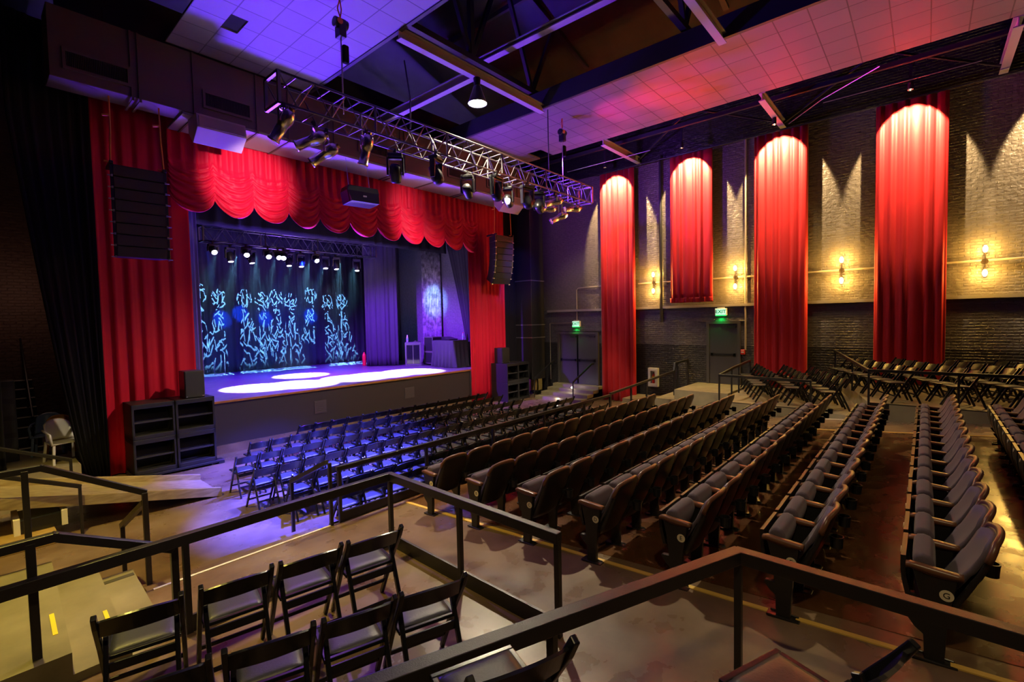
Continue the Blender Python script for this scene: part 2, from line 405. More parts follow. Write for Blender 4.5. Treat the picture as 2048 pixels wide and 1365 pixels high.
# darker stained strip that carries the fixed seats (between the two yellow lines), a skin on the slope
def slope_strip(name, mat, a, b, c, d, t=0.004, kind=True):
    """a..d plan corners laid on the slope"""
    vs = [(x, y, rake(y) + t) for x, y in (a, b, c, d)] + [(x, y, rake(y) - 0.02) for x, y in (a, b, c, d)]
    return MB().add(vs, [(0, 1, 2, 3), (7, 6, 5, 4), (0, 4, 5, 1), (1, 5, 6, 2), (2, 6, 7, 3), (3, 7, 4, 0)]).build(name, mat)
struct(slope_strip('floor_stain', CONCD, (4.13, -4.5), (11.70, -4.5), (11.72, 6.36), (4.53, 6.36)))
def yl(y): return 4.08 + 0.0667 * (y + 0.12)
tag(slope_strip('aisle_line', YTAPE, (yl(-2.5) - 0.03, -2.5), (yl(-2.5) + 0.02, -2.5), (yl(6.2) + 0.02, 6.2), (yl(6.2) - 0.03, 6.2), 0.009), 'long yellow tape line on the floor beside the lettered row ends', 'floor tape')
tag(slope_strip('aisle_line', YTAPE, (11.70, -3), (11.74, -3), (11.78, 6.2), (11.74, 6.2), 0.009), 'yellow tape line at the far ends of the seat rows, by the chair platforms', 'floor tape')
tag(slope_strip('aisle_line', YTAPE, (2.02, -0.9), (2.08, -0.9), (2.52, 1.5), (2.46, 1.5), 0.009), 'short yellow tape line beside the front chair of the camera riser', 'floor tape')
tag(slope_strip('step_edge_tape', TAPE, (1.24, 6.33), (3.30, 6.33), (3.30, 6.375), (1.24, 6.375), 0.009), 'white tape strip along the top edge of the steps down to the pit', 'floor tape')
tag(slope_strip('floor_marking', TAPE, (13.0, 1.2), (13.04, 1.2), (13.06, 1.95), (13.02, 1.95), 0.009), 'short pale tape line on the floor in front of the folding chair platforms', 'floor tape')
# steps from the aisle into the pit
for k, (y0, y1, z1) in enumerate(((EDGE, 6.78, 0.25), (6.78, 7.16, 0.125))):
    struct(box('floor_step', CONC, (1.24, 3.30, y0 - 0.0, y1, 0, z1)))
# level platform with the loose chairs nearest to the camera
PLZ = 0.76
struct(MB().prism([(-0.5, 1.9), (2.93, 2.12), (3.06, 4.48), (-0.5, 4.55)], 'z', 0.2, PLZ).build('floor_platform', CONC))
struct(MB().prism([(-1.8, -2.6), (2.85, -2.6), (2.80, 0.2), (2.40, 0.8), (1.90, 1.12), (0.6, 1.6), (-1.8, 2.4)], 'z', 0.2, 1.25).build('floor_riser', CONC))
# side steps at the left and the deck above them
SZ = (0.98, 0.82, 0.66)
for z, x0, x1 in ((SZ[1], 0.40, 0.73), (SZ[2], 0.73, 1.02)):
    struct(MB().prism([(x0, 4.50), (x1, 4.50), (x1 + 0.06, 6.42), (x0 + 0.06, 6.42)], 'z', -0.1, z).build('floor_step', CONCS))
    struct(MB().prism([(x0 + 0.045, 6.24), (x1 + 0.045, 6.24), (x1 + 0.048, 6.31), (x0 + 0.048, 6.31)], 'z', z - 0.002, z + 0.003).build('trim_4', P('step_dark_band', (0.05, 0.042, 0.02), 0.6)))  # thin dark band across each tread near its far end
struct(MB().prism([(-3, 4.52), (0.40, 4.50), (0.47, 6.45), (-3, 6.5)], 'z', -0.1, SZ[0]).build('floor_deck', CONCS))
for (x, y, z) in ((0.335, 5.05, SZ[0]), (0.665, 5.12, SZ[1]), (0.965, 5.18, SZ[2])):
    tag(MB().prism([(x, y - 0.19), (x + 0.028, y - 0.19), (x + 0.04, y + 0.19), (x + 0.012, y + 0.19)], 'z', z - 0.002, z + 0.004).build('nosing_strip', YNOSE),
        'bright yellow tape on the %s concrete step by the handrail' % {SZ[0]: 'highest', SZ[1]: 'middle', SZ[2]: 'lowest'}[z], 'floor tape')
# far left landing with two steps (stage door)
struct(box('floor_landing', CONCL, (-3, 1.46, 12.95, 19, -0.1, 0.5)))
struct(box('floor_step', CONCL, (-3, 1.36, 12.60, 12.95, -0.1, 0.33)))
struct(box('floor_step', CONCL, (-3, 1.22, 12.25, 12.60, -0.1, 0.17)))
# right side: door landing, low block and the two chair platforms
struct(box('floor_landing', CONCL, (14.9, 17, 4.45, 6.08, 0, 0.91)))
struct(box('floor_step', CONCL, (14.9, 17, 6.08, 6.75, 0, 0.58)))
struct(box('floor_block', CONCL, (15.75, 17, 7.35, 8.38, 0, 0.30)))
P1Z, P2Z = 0.92, 1.26
struct(MB().prism([(13.3, 2.05), (12.95, 1.0), (17, 1.0), (17, 4.30), (13.3, 4.30)], 'z', 0, P1Z).build('floor_platform', CONCL))
struct(MB().prism([(12.9, -6), (17, -6), (17, 1.85), (12.95, 0.92)], 'z', 0, P2Z).build('floor_platform', CONCL))
# steps up to the double door
for z, x0 in ((0.12, 15.35), (0.25, 15.78), (0.37, 16.22), (0.49, 16.62)):
    struct(box('floor_step', CONCL, (x0, 17, 9.90, 12.15, 0, z)))
# walls
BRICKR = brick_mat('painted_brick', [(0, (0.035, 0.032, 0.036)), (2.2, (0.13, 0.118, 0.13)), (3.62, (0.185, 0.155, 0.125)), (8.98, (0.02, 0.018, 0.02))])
BRICKD = brick_mat('bare_dark_brick', [(0, (0.16, 0.09, 0.07)), (9, (0.16, 0.09, 0.07))], 'XZ', 0.6)
BRICKS = brick_mat('stage_brick', [(0, (0.17, 0.16, 0.18)), (9, (0.17, 0.16, 0.18))], 'YZ', 0.5)
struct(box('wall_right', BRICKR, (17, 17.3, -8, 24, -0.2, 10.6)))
DARKWALL = P('dark_wall', (0.016, 0.014, 0.017), 0.8)
struct(box('wall_back', BRICKD, (-6, 2.4, 17.2, 17.5, -0.2, 11)))
struct(box('wall_left', DARKWALL, (-6.2, -6, -8, 24, -0.2, 12)))
struct(box('wall_stage_back', DARKWALL, (2.4, 17, 22.4, 22.6, -0.2, 11)))
struct(box('wall_stage_left', DARKWALL, (2.25, 2.4, 14.3, 22.4, -0.2, 11)))
struct(box('wall_stage_right', BRICKS, (14.25, 14.4, 14.4, 22.4, 1.2, 9.0)))
struct(box('wall_proscenium_right', P('proscenium_wall', (0.10, 0.09, 0.10), 0.7), (14.25, 17, 14.32, 14.42, 0, 9.4)))
struct(box('wall_proscenium_top', DARKWALL, (2.4, 14.25, 14.0, 14.1, 6.6, 11)))
struct(box('wall_proscenium_left', DARKWALL, (1.6, 3.6, 14.02, 14.12, 0, 11)))
struct(box('wall_rear', DARKWALL, (-6, 17, -8.2, -8, -0.2, 12)))
# ledge, conduit and skirting of the right wall
struct(box('trim_1', P('wall_ledge', (0.30, 0.27, 0.23), 0.45), (16.90, 17.0, -4, 12.6, 3.55, 3.64)))
# ceilings
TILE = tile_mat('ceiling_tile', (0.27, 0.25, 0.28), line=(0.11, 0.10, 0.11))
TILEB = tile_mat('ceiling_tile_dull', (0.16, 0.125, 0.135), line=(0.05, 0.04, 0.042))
CZ = 9.2
hb = MB()       # the left panel has one missing tile
hx0, hx1, hy0, hy1 = 3.65, 3.96, 10.09, 10.69
for b_ in ((3.05, hx0, -3, 12.05), (hx1, 6.13, -3, 12.05), (hx0, hx1, -3, hy0), (hx0, hx1, hy1, 12.05)):
    hb.box(b_[0], b_[1], b_[2], b_[3], CZ, CZ + 0.05)
struct(hb.build('ceiling', TILE))
hb = MB()
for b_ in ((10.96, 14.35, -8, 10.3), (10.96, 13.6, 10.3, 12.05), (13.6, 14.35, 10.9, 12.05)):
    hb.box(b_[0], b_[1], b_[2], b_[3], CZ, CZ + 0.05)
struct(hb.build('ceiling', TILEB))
ROOF = P('roof_deck', (0.03, 0.03, 0.036), 0.75, var=(1.2, (0.016, 0.016, 0.02)))
struct(MB().prism([(-6.2, 11.2), (8.6, 13.2), (17.3, 10.6), (17.3, 10.75), (8.6, 13.35), (-6.2, 11.35)], 'y', -8.2, 22.6).build('ceiling_roof', ROOF))
# curbs of the ceiling panels and the beams between them
struct(MB().box(10.90, 10.99, -8, 12.0, 9.15, 9.62).build('beam', DARKSTEEL))
struct(MB().box(6.10, 6.18, -3, 12.0, 9.18, 9.5).build('beam', DARKSTEEL))
def ibeam(p, q, w=0.16, h=0.2):
    p, q = Vector(p), Vector(q); m = MB()
    o = Vector((0, 0, h / 2))
    m.bar(p - o, q - o, w, 0.022); m.bar(p + o, q + o, w, 0.022); m.bar(p, q, 0.02, h)
    return struct(m.build('beam', BEAMP))
ibeam((6.1, 8.18, 9.12), (10.92, 8.18, 9.12))
ibeam((8.27, 8.26, 9.12), (8.27, 12.0, 9.12))
ibeam((14.3, 8.22, 9.12), (17.0, 8.22, 9.12))
ibeam((14.4, 3.42, 9.12), (17.0, 3.42, 9.12))
ibeam((14.4, -1.35, 9.12), (17.0, -1.35, 9.12))
ibeam((6.1, 3.35, 9.14), (10.92, 3.35, 9.14))
ibeam((9.6, 9.3, 10.3), (9.75, 0.5, 10.3), 0.2, 0.12)
# roof trusses of dark steel over the opening
for y in (8.6, 4.2, 0.2):
    m = MB()
    m.bar((5.0, y, 12.5), (8.6, y, 13.0), 0.14, 0.16); m.bar((8.6, y, 13.0), (14, y, 11.6), 0.14, 0.16)
    m.bar((5.0, y, 9.75), (14, y, 9.75), 0.14, 0.14)
    for a, b in ((6.2, 7.4), (8.6, 7.4), (8.6, 9.8), (11.0, 9.8), (11.0, 12.2)):
        m.bar((a, y, 9.75), (b, y, 12.6 if b < 10 else 12.2), 0.10, 0.10)
    m.bar((8.6, y, 9.7), (8.6, y, 13.0), 0.12, 0.12)
    struct(m.build('beam', DARKSTEEL))
for x in (6.4, 7.5, 9.7, 10.8, 12.0):
    struct(MB().bar((x, 12, 12.75 if x < 10 else 12.3), (x, -4, 12.75 if x < 10 else 12.3), 0.09, 0.14).build('beam', DARKSTEEL))
for x in (15.0, 15.86):
    struct(MB().bar((x, 12, 9.55), (x, -4, 9.55), 0.10, 0.12).build('beam', DARKSTEEL))
m = MB()
for y0, y1 in ((8.2, 3.4), (3.4, -1.4)):
    m.bar((16.9, y0, 9.15), (15.6, (y0 + y1) / 2, 9.9), 0.05, 0.05); m.bar((15.6, (y0 + y1) / 2, 9.9), (16.9, y1, 9.15), 0.05, 0.05)
struct(m.build('beam', DARKSTEEL))
tag(MB().tube([(16.6, 3.2, 8.98), (15.4, 2.2, 8.98), (14.4, 0.9, 9.02)], 0.012, 6).build('tie_rod', STEEL), 'thin steel tie rod slanting below the roof above the drapes', 'rod')
tag(MB().tube([(15.7, 2.2, 9.0), (15.7, -0.9, 9.0)], 0.012, 6).build('spot_pipe', STEEL), 'thin pipe that carries the downlight above the rightmost drape', 'pipe')
tag(MB().tube([(15.7, 10.6, 8.95), (15.7, 7.2, 8.95)], 0.012, 6).build('spot_pipe', STEEL), 'thin pipe that carries the downlight above the drape by the double door', 'pipe')

# stage
SZT = 1.34
st = thing('stage', 'raised stage with dark face and varnished wooden lip', 'stage', (8.5, 13.5, 0)); st['kind'] = 'structure'
def at(o, parent):
    o.parent = parent
    o.location = Vector(o.location) - parent.location
    return o
at(box('stage_floor', STAGEWOOD, (3.3, 14.25, 13.58, 22.4, 0, SZT)), st)
at(box('face', STAGEFACE, (3.3, 13.0, 13.50, 13.58, 0.22, SZT - 0.045)), st)
at(box('lip', WOODLIP, (3.3, 13.0, 13.46, 13.60, SZT - 0.045, SZT + 0.004)), st)
at(box('curb', CONC, (3.3, 13.0, 13.44, 13.58, 0, 0.22)), st)
for x0, x1 in ((6.65, 7.02), (9.86, 10.26)):
    m = MB(); m.box(x0, x1, 13.48, 13.50, 0.62, 0.99)
    v = at(m.build('vent_cover', P('vent_paint', (0.06, 0.047, 0.055), 0.5)), st)
    m = MB()
    for k in range(6): m.box(x0 + 0.02, x1 - 0.02, 13.472, 13.48, 0.65 + 0.056 * k, 0.672 + 0.056 * k)
    g = m.build('vent_slat', P('vent_paint', (0.06, 0.047, 0.055), 0.5)); g.parent = v

# doors of the right wall
DOORM = P('door_paint', (0.060, 0.052, 0.055), 0.45)
FRAMEM = P('door_frame_paint', (0.075, 0.066, 0.066), 0.45)
def door(name, y0, y1, z0, z1, leaves):
    d = thing(name, 'grey painted double exit door with push bars at the top of the steps' if leaves == 2 else 'single grey exit door with push bar on the landing', 'door', (16.98, (y0 + y1) / 2, z0))
    d['kind'] = 'structure'
    f = 0.09
    at(MB().box(16.90, 17.0, y0 - f, y0, z0, z1 + f).box(16.90, 17.0, y1, y1 + f, z0, z1 + f).box(16.90, 17.0, y0, y1, z1, z1 + f).build('frame', FRAMEM), d)
    w = (y1 - y0) / leaves
    for k in range(leaves):
        a, b = y0 + k * w + 0.008, y0 + (k + 1) * w - 0.008
        lf = at(box('leaf', DOORM, (16.945, 17.0, a, b, z0 + 0.01, z1 - 0.01)), d)
        bar = MB().box(16.90, 16.93, a + 0.06, b - 0.06, z0 + 0.98, z0 + 1.05).box(16.90, 16.95, a + 0.05, a + 0.12, z0 + 0.96, z0 + 1.07).box(16.90, 16.95, b - 0.12, b - 0.05, z0 + 0.96, z0 + 1.07)
        at(bar.build('push_bar', BLACKPAINT), d)
        cl = MB().box(16.90, 16.95, a + 0.05, a + 0.32, z1 - 0.14, z1 - 0.08).bar((16.91, a + 0.25, z1 - 0.09), (16.90, a + 0.52, z1 - 0.02), 0.02, 0.015)
        at(cl.build('door_closer', BLACKPAINT), d)
        if leaves == 2: at(MB().box(16.93, 16.945, (b if k == 0 else a) - 0.03, (b if k == 0 else a) + 0.03, z0 + 0.05, z1 - 0.05).build('bolt_rod', BLACKPAINT), d)
    return d
door('door_1', 4.74, 5.66, 0.91, 2.97, 1)
door('door_2', 10.15, 11.98, 0.49, 2.60, 2)
# soldier-course lintels read as shallow ledges over the doors
struct(MB().box(16.94, 17, 4.45, 6.1, 3.05, 3.16).build('trim_2', BRICKR))
struct(MB().box(16.94, 17, 9.9, 12.25, 2.72, 2.82).build('trim_3', BRICKR))

# ------------------------------------------------------------------ theatre seats
def theatre_seat(name):
    t = thing(name, 'x', 'theatre seat')
    # back: a shell that leans away and wraps slightly round the sitter
    def back(u, v, lift=0.0, inset=0.0, top=0.865, bot=0.30):
        x = (u - 0.5) * 2
        e = max(0.0, (v - 0.86) / 0.14)                     # rounded shoulders
        half = (0.238 - inset) * (0.90 + 0.10 * min(1, v * 1.6)) * (1 - 0.20 * e * e)
        z = bot + (top - bot) * v - 0.030 * (abs(x) ** 2.6) * (v > 0.5) * v
        y = -0.06 - 0.235 * v - 0.02 * sin(pi * v) + 0.035 * x * x + lift
        return (half * x, y, z)
    MB().slab(lambda u, v: back(u, v), 10, 12, lambda u, v: (0, -0.030 - 0.015 * (1 - v), 0)).build('backrest', SEATSHELL, t, smooth=True)
    rim = [back(k / 24, 1.0) for k in range(25)]
    rimL = [back(0, v) for v in (0.80, 0.88, 0.95)]; rimR = [back(1, v) for v in (0.95, 0.88, 0.80)]
    MB().tube([(x, y - 0.016, z) for x, y, z in rimL + rim + rimR], 0.021, 8).build('back_trim', SEATRIM, t, smooth=True)
    MB().slab(lambda u, v: back(u, v, 0.030 + 0.022 * sin(pi * min(1, v * 1.15 + 0.02)) * (1 - (2 * u - 1) ** 4), 0.022, 0.845, 0.37), 10, 10,
              lambda u, v: (0, -0.034, 0)).build('back_cushion', SEATCLOTH, t, smooth=True)
    # tipped-up seat: cushion behind, moulded pan in front
    ctl = [(0.118, 0.640), (0.100, 0.668), (0.065, 0.678), (0.028, 0.668), (0.004, 0.635), (-0.002, 0.585), (0.012, 0.52), (0.036, 0.45), (0.062, 0.385), (0.085, 0.36), (0.100, 0.39), (0.110, 0.52)]
    cy_ = sum(p[0] for p in ctl) / len(ctl); cz0 = sum(p[1] for p in ctl) / len(ctl)
    m = MB(); nc = len(ctl); xs = [(-0.212, 0.86), (-0.202, 0.97), (-0.17, 1.0), (0.0, 1.02), (0.17, 1.0), (0.202, 0.97), (0.212, 0.86)]
    vs = [(x, cy_ + (y - cy_) * k, cz0 + (z - cz0) * k) for x, k in xs for y, z in ctl]
    fs = [(i * nc + j, i * nc + (j + 1) % nc, (i + 1) * nc + (j + 1) % nc, (i + 1) * nc + j) for i in range(len(xs) - 1) for j in range(nc)]
    fs += [tuple(range(nc - 1, -1, -1)), tuple(range((len(xs) - 1) * nc, len(xs) * nc))]
    m.add(vs, fs).build('seat_cushion', SEATCLOTH, t, smooth=True)
    pan = MB().slab(lambda u, v: ((u - 0.5) * 0.436, 0.112 + 0.038 * v + 0.014 * sin(pi * v), 0.345 + 0.305 * v), 4, 6, lambda u, v: (0, 0.028, -0.004)).build('seat_pan', SEATSHELL, t, bevel=0)
    MB().cyl((0, 0.172, 0.602), (0, 0.186, 0.603), 0.021, n=16).build('number_plate', PLATE, pan)
    MB().box(-0.205, -0.165, -0.02, 0.13, 0.34, 0.40).box(0.165, 0.205, -0.02, 0.13, 0.34, 0.40).build('hinge', SEATMETAL, t, bevel=0.006)
    # cup holder behind the back
    cx_, cy_, cz_ = 0.20, -0.285, 0.56
    m = MB().lathe([(0.030, -0.085), (0.043, -0.08), (0.047, 0.0), (0.050, 0.0), (0.050, 0.012), (0.042, 0.012), (0.040, -0.07), (0.0, -0.075)], (cx_, cy_, cz_), 16)
    m.box(cx_ - 0.02, cx_ + 0.02, cy_ + 0.04, cy_ + 0.10, cz_ - 0.05, cz_ - 0.01)
    m.build('cup_holder', BLKPLASTIC, t, smooth=False)
    arm_and_leg(t, -0.25)
    return t

def arm_and_leg(t, x):
    m = MB()
    m.prism([(-0.05, 0.01), (0.05, 0.01), (0.055, 0.17), (0.10, 0.205), (0.135, 0.255), (0.13, 0.27), (0.062, 0.275), (0.075, 0.42), (0.115, 0.60), (-0.105, 0.60), (-0.10, 0.53), (-0.07, 0.36), (-0.058, 0.20)], 'x', x - 0.024, x + 0.024)
    lg = m.build('leg', SEATMETAL, t, bevel=0.006)
    f = MB().box(x - 0.042, x + 0.042, -0.115, 0.115, 0.0, 0.016)
    f.tube([(x + 0.03, -0.10, 0.022), (x + 0.03, 0.10, 0.022)], 0.008, 6)
    f.build('foot_plate', SEATMETAL, lg, bevel=0.004)
    def arm(u, v):
        xx = (u - 0.5) * 2; y = -0.135 + 0.285 * v
        return (x + 0.030 * xx, y, 0.632 - 0.020 * (1 - v) + 0.004 * (1 - xx * xx) - 0.012 * max(0, (v - 0.85) / 0.15) ** 2)
    MB().slab(arm, 4, 10, lambda u, v: (0, 0, -0.026 - 0.018 * sin(pi * v))).build('armrest', SEATRIM, t, smooth=True)

def row_plate(t, letter):
    p = MB().cyl((-0.278, -0.055, 0.47), (-0.272, -0.055, 0.47), 0.036, n=24).build('row_plate', PLATE, t)
    o = lettering('letter', letter, 0.052, INK, 0.001); o.parent = p
    M = FACE_WEST.to_4x4(); M.translation = Vector((-0.2785, -0.055, 0.47)); o.matrix_local = M

seat0 = theatre_seat('theatre_seat')
ROWS = 'ABCDEFGH'
FEETY = [5.36, 4.40, 3.49, 2.59, 1.68, 0.81, -0.07, -0.96]
used = False
for r, L in enumerate(ROWS):
    y = FEETY[r]; x0 = 4.07 + 0.045 * max(0, y)
    for k in range(14):
        if L == 'H' and k < 3: continue                       # those lie outside the photograph
        x = x0 + 0.25 + 0.5005 * k
        lab = 'tip-up theatre seat in row %s, %s' % (L, 'at the aisle end bearing the row letter' if k == 0 else ('last, by the side platforms' if k == 13 else ORD[k] + ' from the lettered aisle end'))
        if not used: s = seat0; used = True
        else: s = dup(seat0, drop=('row_plate',))
        s.location = (x, y, rake(y)); s['label'] = lab; s['group'] = 'fixed theatre seats, row ' + L
        s.rotation_euler = (0, 0, radians(random.uniform(-0.6, 0.6)))
        if k == 0: row_plate(s, L)
        if k == 13: arm_and_leg(s, 0.25)

# ------------------------------------------------------------------ folding chairs
def folding_chair(name):
    t = thing(name, 'x', 'folding chair')
    def post(sx):
        m = MB(); pts = [(0.215, 0.0), (-0.075, 0.50), (-0.215, 0.70), (-0.265, 0.785)]
        w = 0.0145; hw = [0.017, 0.023, 0.023, 0.019]
        lo = []
        for i, (y, z) in enumerate(pts):
            a = pts[max(0, i - 1)]; b = pts[min(3, i + 1)]; d = Vector((0, b[0] - a[0], b[1] - a[1])).normalized(); nn = Vector((0, -d.z, d.y)) * hw[i]
            lo.append(((sx - w, y - nn.y, z - nn.z), (sx + w, y - nn.y, z - nn.z), (sx + w, y + nn.y, z + nn.z), (sx - w, y + nn.y, z + nn.z)))
        vs = [p for q in lo for p in q]; fs = [(3, 2, 1, 0), (12, 13, 14, 15)]
        for i in range(3):
            for k in range(4): fs.append((i * 4 + k, i * 4 + (k + 1) % 4, i * 4 + 4 + (k + 1) % 4, i * 4 + 4 + k))
        return m.add(vs, fs)
    for sx in (-0.208, 0.208): post(sx).build('front_leg', CHAIRBLACK, t, bevel=0.006)
    for sx in (-0.176, 0.176):
        MB().bar((sx, -0.088, 0.57), (sx, -0.335, 0.0), 0.028, 0.042, (0, 1, 0.4)).build('rear_leg', CHAIRBLACK, t, bevel=0.007)
    def slat(u, v):
        x = (u - 0.5) * 0.40; c = 1 - (2 * u - 1) ** 2
        z = 0.615 + 0.125 * v + 0.026 * c * (0.25 + 0.75 * v)
        return (x, -0.172 - 0.56 * (z - 0.635) - 0.030 * c, z)
    MB().slab(slat, 12, 4, lambda u, v: (0, -0.014, -0.004)).build('backrest', CHAIRBLACK, t, bevel=0)
    fr = MB().box(-0.196, 0.196, 0.232, 0.262, 0.425, 0.450).box(-0.196, 0.196, -0.128, -0.100, 0.425, 0.450).box(-0.196, -0.168, -0.1, 0.232, 0.425, 0.450).box(0.168, 0.196, -0.1, 0.232, 0.425, 0.450)
    fr.build('seat_frame', CHAIRBLACK, t, bevel=0.005)
    def pad(u, v):
        x = (u - 0.5) * 2; y = (v - 0.5) * 2
        c = (1 - abs(x) ** 5) * (1 - abs(y) ** 5)
        return (0.180 * x, 0.066 + 0.175 * y, 0.446 + 0.018 * c ** 0.5)
    MB().slab(pad, 8, 8, lambda u, v: (0, 0, -0.010)).build('seat', VINYL, t, smooth=True)
    MB().box(-0.165, 0.165, -0.168, -0.150, 0.365, 0.425).build('back_rail', CHAIRBLACK, t, bevel=0.004)
    MB().bar((-0.165, -0.255, 0.19), (0.165, -0.255, 0.19), 0.018, 0.030).build('stretcher', CHAIRBLACK, t, bevel=0.004)
    MB().bar((-0.2, 0.125, 0.155), (0.2, 0.125, 0.155), 0.016, 0.030).build('stretcher', CHAIRBLACK, t, bevel=0.004)
    return t

chair0 = folding_chair('folding_chair')
ch_used = False
def chair(x, y, z, rz, label, group, sc=None):
    global ch_used
    if ch_used: c = dup(chair0)
    else: c = chair0; ch_used = True
    c.location = (x, y, z); c.rotation_euler = (0, 0, rz); c['label'] = label; c['group'] = group
    if sc: c.scale = (sc, 1, 1)
    return c

def chair_from_top(x0, y0, x1, y1, z, label, group):
    """the two back-post tops in plan fix where a chair stands"""
    rz = atan2(y1 - y0, x1 - x0); mx, my = (x0 + x1) / 2, (y0 + y1) / 2; b = 0.265
    return chair(mx - sin(rz) * b, my + cos(rz) * b, z, rz, label, group, sc=sqrt((x1 - x0) ** 2 + (y1 - y0) ** 2) / 0.44)

# loose chairs on the near platform
near = [(0.414, 3.69, 0.852, 3.58), (0.934, 3.57, 1.377, 3.487), (1.41, 3.48, 1.864, 3.40), (1.89, 3.39, 2.353, 3.30)]
nl = ['beside the concrete steps, first of the front near row', 'second from the left in the front near row', 'third from the left in the front near row', 'at the railing corner, last of the front near row']
for q, l in zip(near, nl): chair_from_top(*q, PLZ, 'padded folding chair ' + l, 'folding chairs on the near platform')
near2 = [(0.335, 2.92, 0.765, 2.775), (0.81, 2.765, 1.248, 2.615), (1.276, 2.60, 1.70, 2.47), (1.72, 2.47, 2.16, 2.32)]
nl = ['cut off by the lower frame edge, first of its row', 'second from the left in the second near row', 'third from the left in the second near row', 'beside the low kick board, last of the second near row']
for q, l in zip(near2, nl): chair_from_top(*q, PLZ, 'padded folding chair ' + l, 'folding chairs on the near platform')
# two on the riser
chair_from_top(1.06, 1.15, 1.48, 0.985, 1.25, 'black padded folding chair below the nearest handrail, at the lower frame edge, middle', 'folding chairs on the camera riser')
chair_from_top(1.835, 0.17, 2.245, 0.01, 1.25, 'black folding chair at the lower frame edge in front of row G', 'folding chairs on the camera riser')

# pit rows (left end x, row y of the back tops, right end x)
PITY = [11.52, 10.72, 9.72, 8.66, 7.81, 6.99, 6.50]
PITX = [5.27, 3.86, 3.25, 3.17, 3.44, 3.98, 3.56]
PITE = [11.9, 11.9, 11.85, 12.95, 12.7, 12.25, 12.0]
SUR = ['nearest the stage', 'second from the stage', 'third from the stage', 'fourth from the stage', 'fifth from the stage', 'sixth from the stage', 'last before the long railing']
for r in range(7):
    n = int((PITE[r] - PITX[r]) / 0.432)
    for k in range(n):
        x = PITX[r] + 0.432 * (k + 0.5); y = PITY[r] - 0.026 * (x - PITX[r]) + random.uniform(-0.02, 0.02)
        if r == 6: y = max(y, 6.50)
        if r == 5: y = max(y, 6.93)
        rz = radians(-1.5 + random.uniform(-2.0, 2.0))
        lab = 'folding chair, pit row %s, %s' % (SUR[r], 'first at the left end' if k == 0 else ('last at the right end' if k == n - 1 else ORD[k] + ' from the left end'))
        chair(x, y + 0.265, 0, rz, lab, 'pit folding chairs, row ' + SUR[r], 0.95)

# chairs on the two side platforms, turned towards the stage
def plat_row(p0, p1, n, z, deg, rowname, group):
    for k in range(n):
        t = k / (n - 1)
        x, y = p0[0] + (p1[0] - p0[0]) * t, p0[1] + (p1[1] - p0[1]) * t
        rz = radians(deg + random.uniform(-2, 2))
        lab = 'folding chair on the %s, %s' % (rowname, 'first by the wall' if k == 0 else ('last at the railing end' if k == n - 1 else ORD[k] + ' counted from the wall'))
        chair(x - sin(rz) * 0.265, y + cos(rz) * 0.265, z, rz, lab, group, 0.94)
plat_row((16.35, 3.97), (14.15, 3.05), 6, P1Z, 24, 'lower side platform, front row', 'lower platform chairs, front row')
plat_row((16.35, 3.20), (14.05, 2.26), 6, P1Z, 22, 'lower side platform, middle row', 'lower platform chairs, middle row')
plat_row((16.3, 2.48), (13.75, 1.45), 6, P1Z, 22, 'lower side platform, rear row', 'lower platform chairs, rear row')
plat_row((16.1, 1.52), (13.55, 0.20), 7, P2Z, 27, 'upper side platform, front row', 'upper platform chairs, front row')
plat_row((16.0, 0.50), (13.5, -0.80), 7, P2Z, 27, 'upper side platform, second row', 'upper platform chairs, second row')
plat_row((16.0, -0.50), (13.5, -1.82), 7, P2Z, 27, 'upper side platform, third row', 'upper platform chairs, third row')
plat_row((16.1, -1.40), (14.4, -2.28), 4, P2Z, 27, 'upper side platform, fourth row', 'upper platform chairs, fourth row')

# ------------------------------------------------------------------ railings
def rail(label, tops, posts, kick=None, w=0.045, cat='railing', h=0.062, tw=1.25):
    """tops: 3-D polyline of the rail; posts: (x, y, z0, z1); kick: list of (p, q, height)"""
    p = posts[0]
    t = thing('handrail', label, cat, (p[0], p[1], p[2]))
    m = MB()
    for a, b in zip(tops, tops[1:]):
        a_, b_ = Vector(a), Vector(b); d = (b_ - a_).normalized() * (w * 0.45)
        m.bar(a_ - d, b_ + d, w * tw, h)
    at(m.build('top_rail', RAILPAINT, bevel=0.005), t)
    for x, y, z0, z1 in posts:
        at(box('post', RAILPAINT, (x - w / 2, x + w / 2, y - w / 2, y + w / 2, z0, z1), bevel=0.003), t)
    for a, b, hh in (kick or ()):
        a, b = Vector(a), Vector(b)
        at(MB().bar(a + Vector((0, 0, hh / 2)), b + Vector((0, 0, hh / 2)), 0.025, hh).build('kick_board', RAILPAINT), t)
    return t
R1 = 1.535
rail('black railing with kick board round the near chair platform', [(-0.6, 4.52, R1), (3.05, 4.50, R1), (2.95, 2.14, R1 + 0.02)],
     [(1.10, 4.50, PLZ - 0.25, R1), (3.05, 4.50, PLZ - 0.25, R1), (2.99, 3.30, PLZ - 0.2, R1), (2.95, 2.14, PLZ, R1)],
     [((1.10, 4.50, PLZ - 0.02), (3.04, 4.50, PLZ - 0.02), 0.16), ((3.03, 4.48, PLZ - 0.02), (2.95, 2.15, PLZ - 0.02), 0.16)], h=0.085, tw=1.5)
z0 = rake(0.93)
rail('nearest black handrail with a raised corner, reflecting red light, below the camera', [(0.60, 1.99, 1.66), (3.30, 0.92, 1.66), (3.22, -1.2, 1.68)],
     [(3.30, 0.92, z0, 1.66), (1.95, 1.46, 0.76, 1.66)], h=0.085, tw=1.9)
rail('slim black handrail of the side steps, crossing in front of the camera side', [(-0.6, 4.60, 1.79), (0.36, 4.62, 1.79), (1.02, 4.60, 1.46)], [(0.235, 4.61, SZ[0], 1.79), (1.05, 4.62, 0.55, 1.46)], w=0.05)
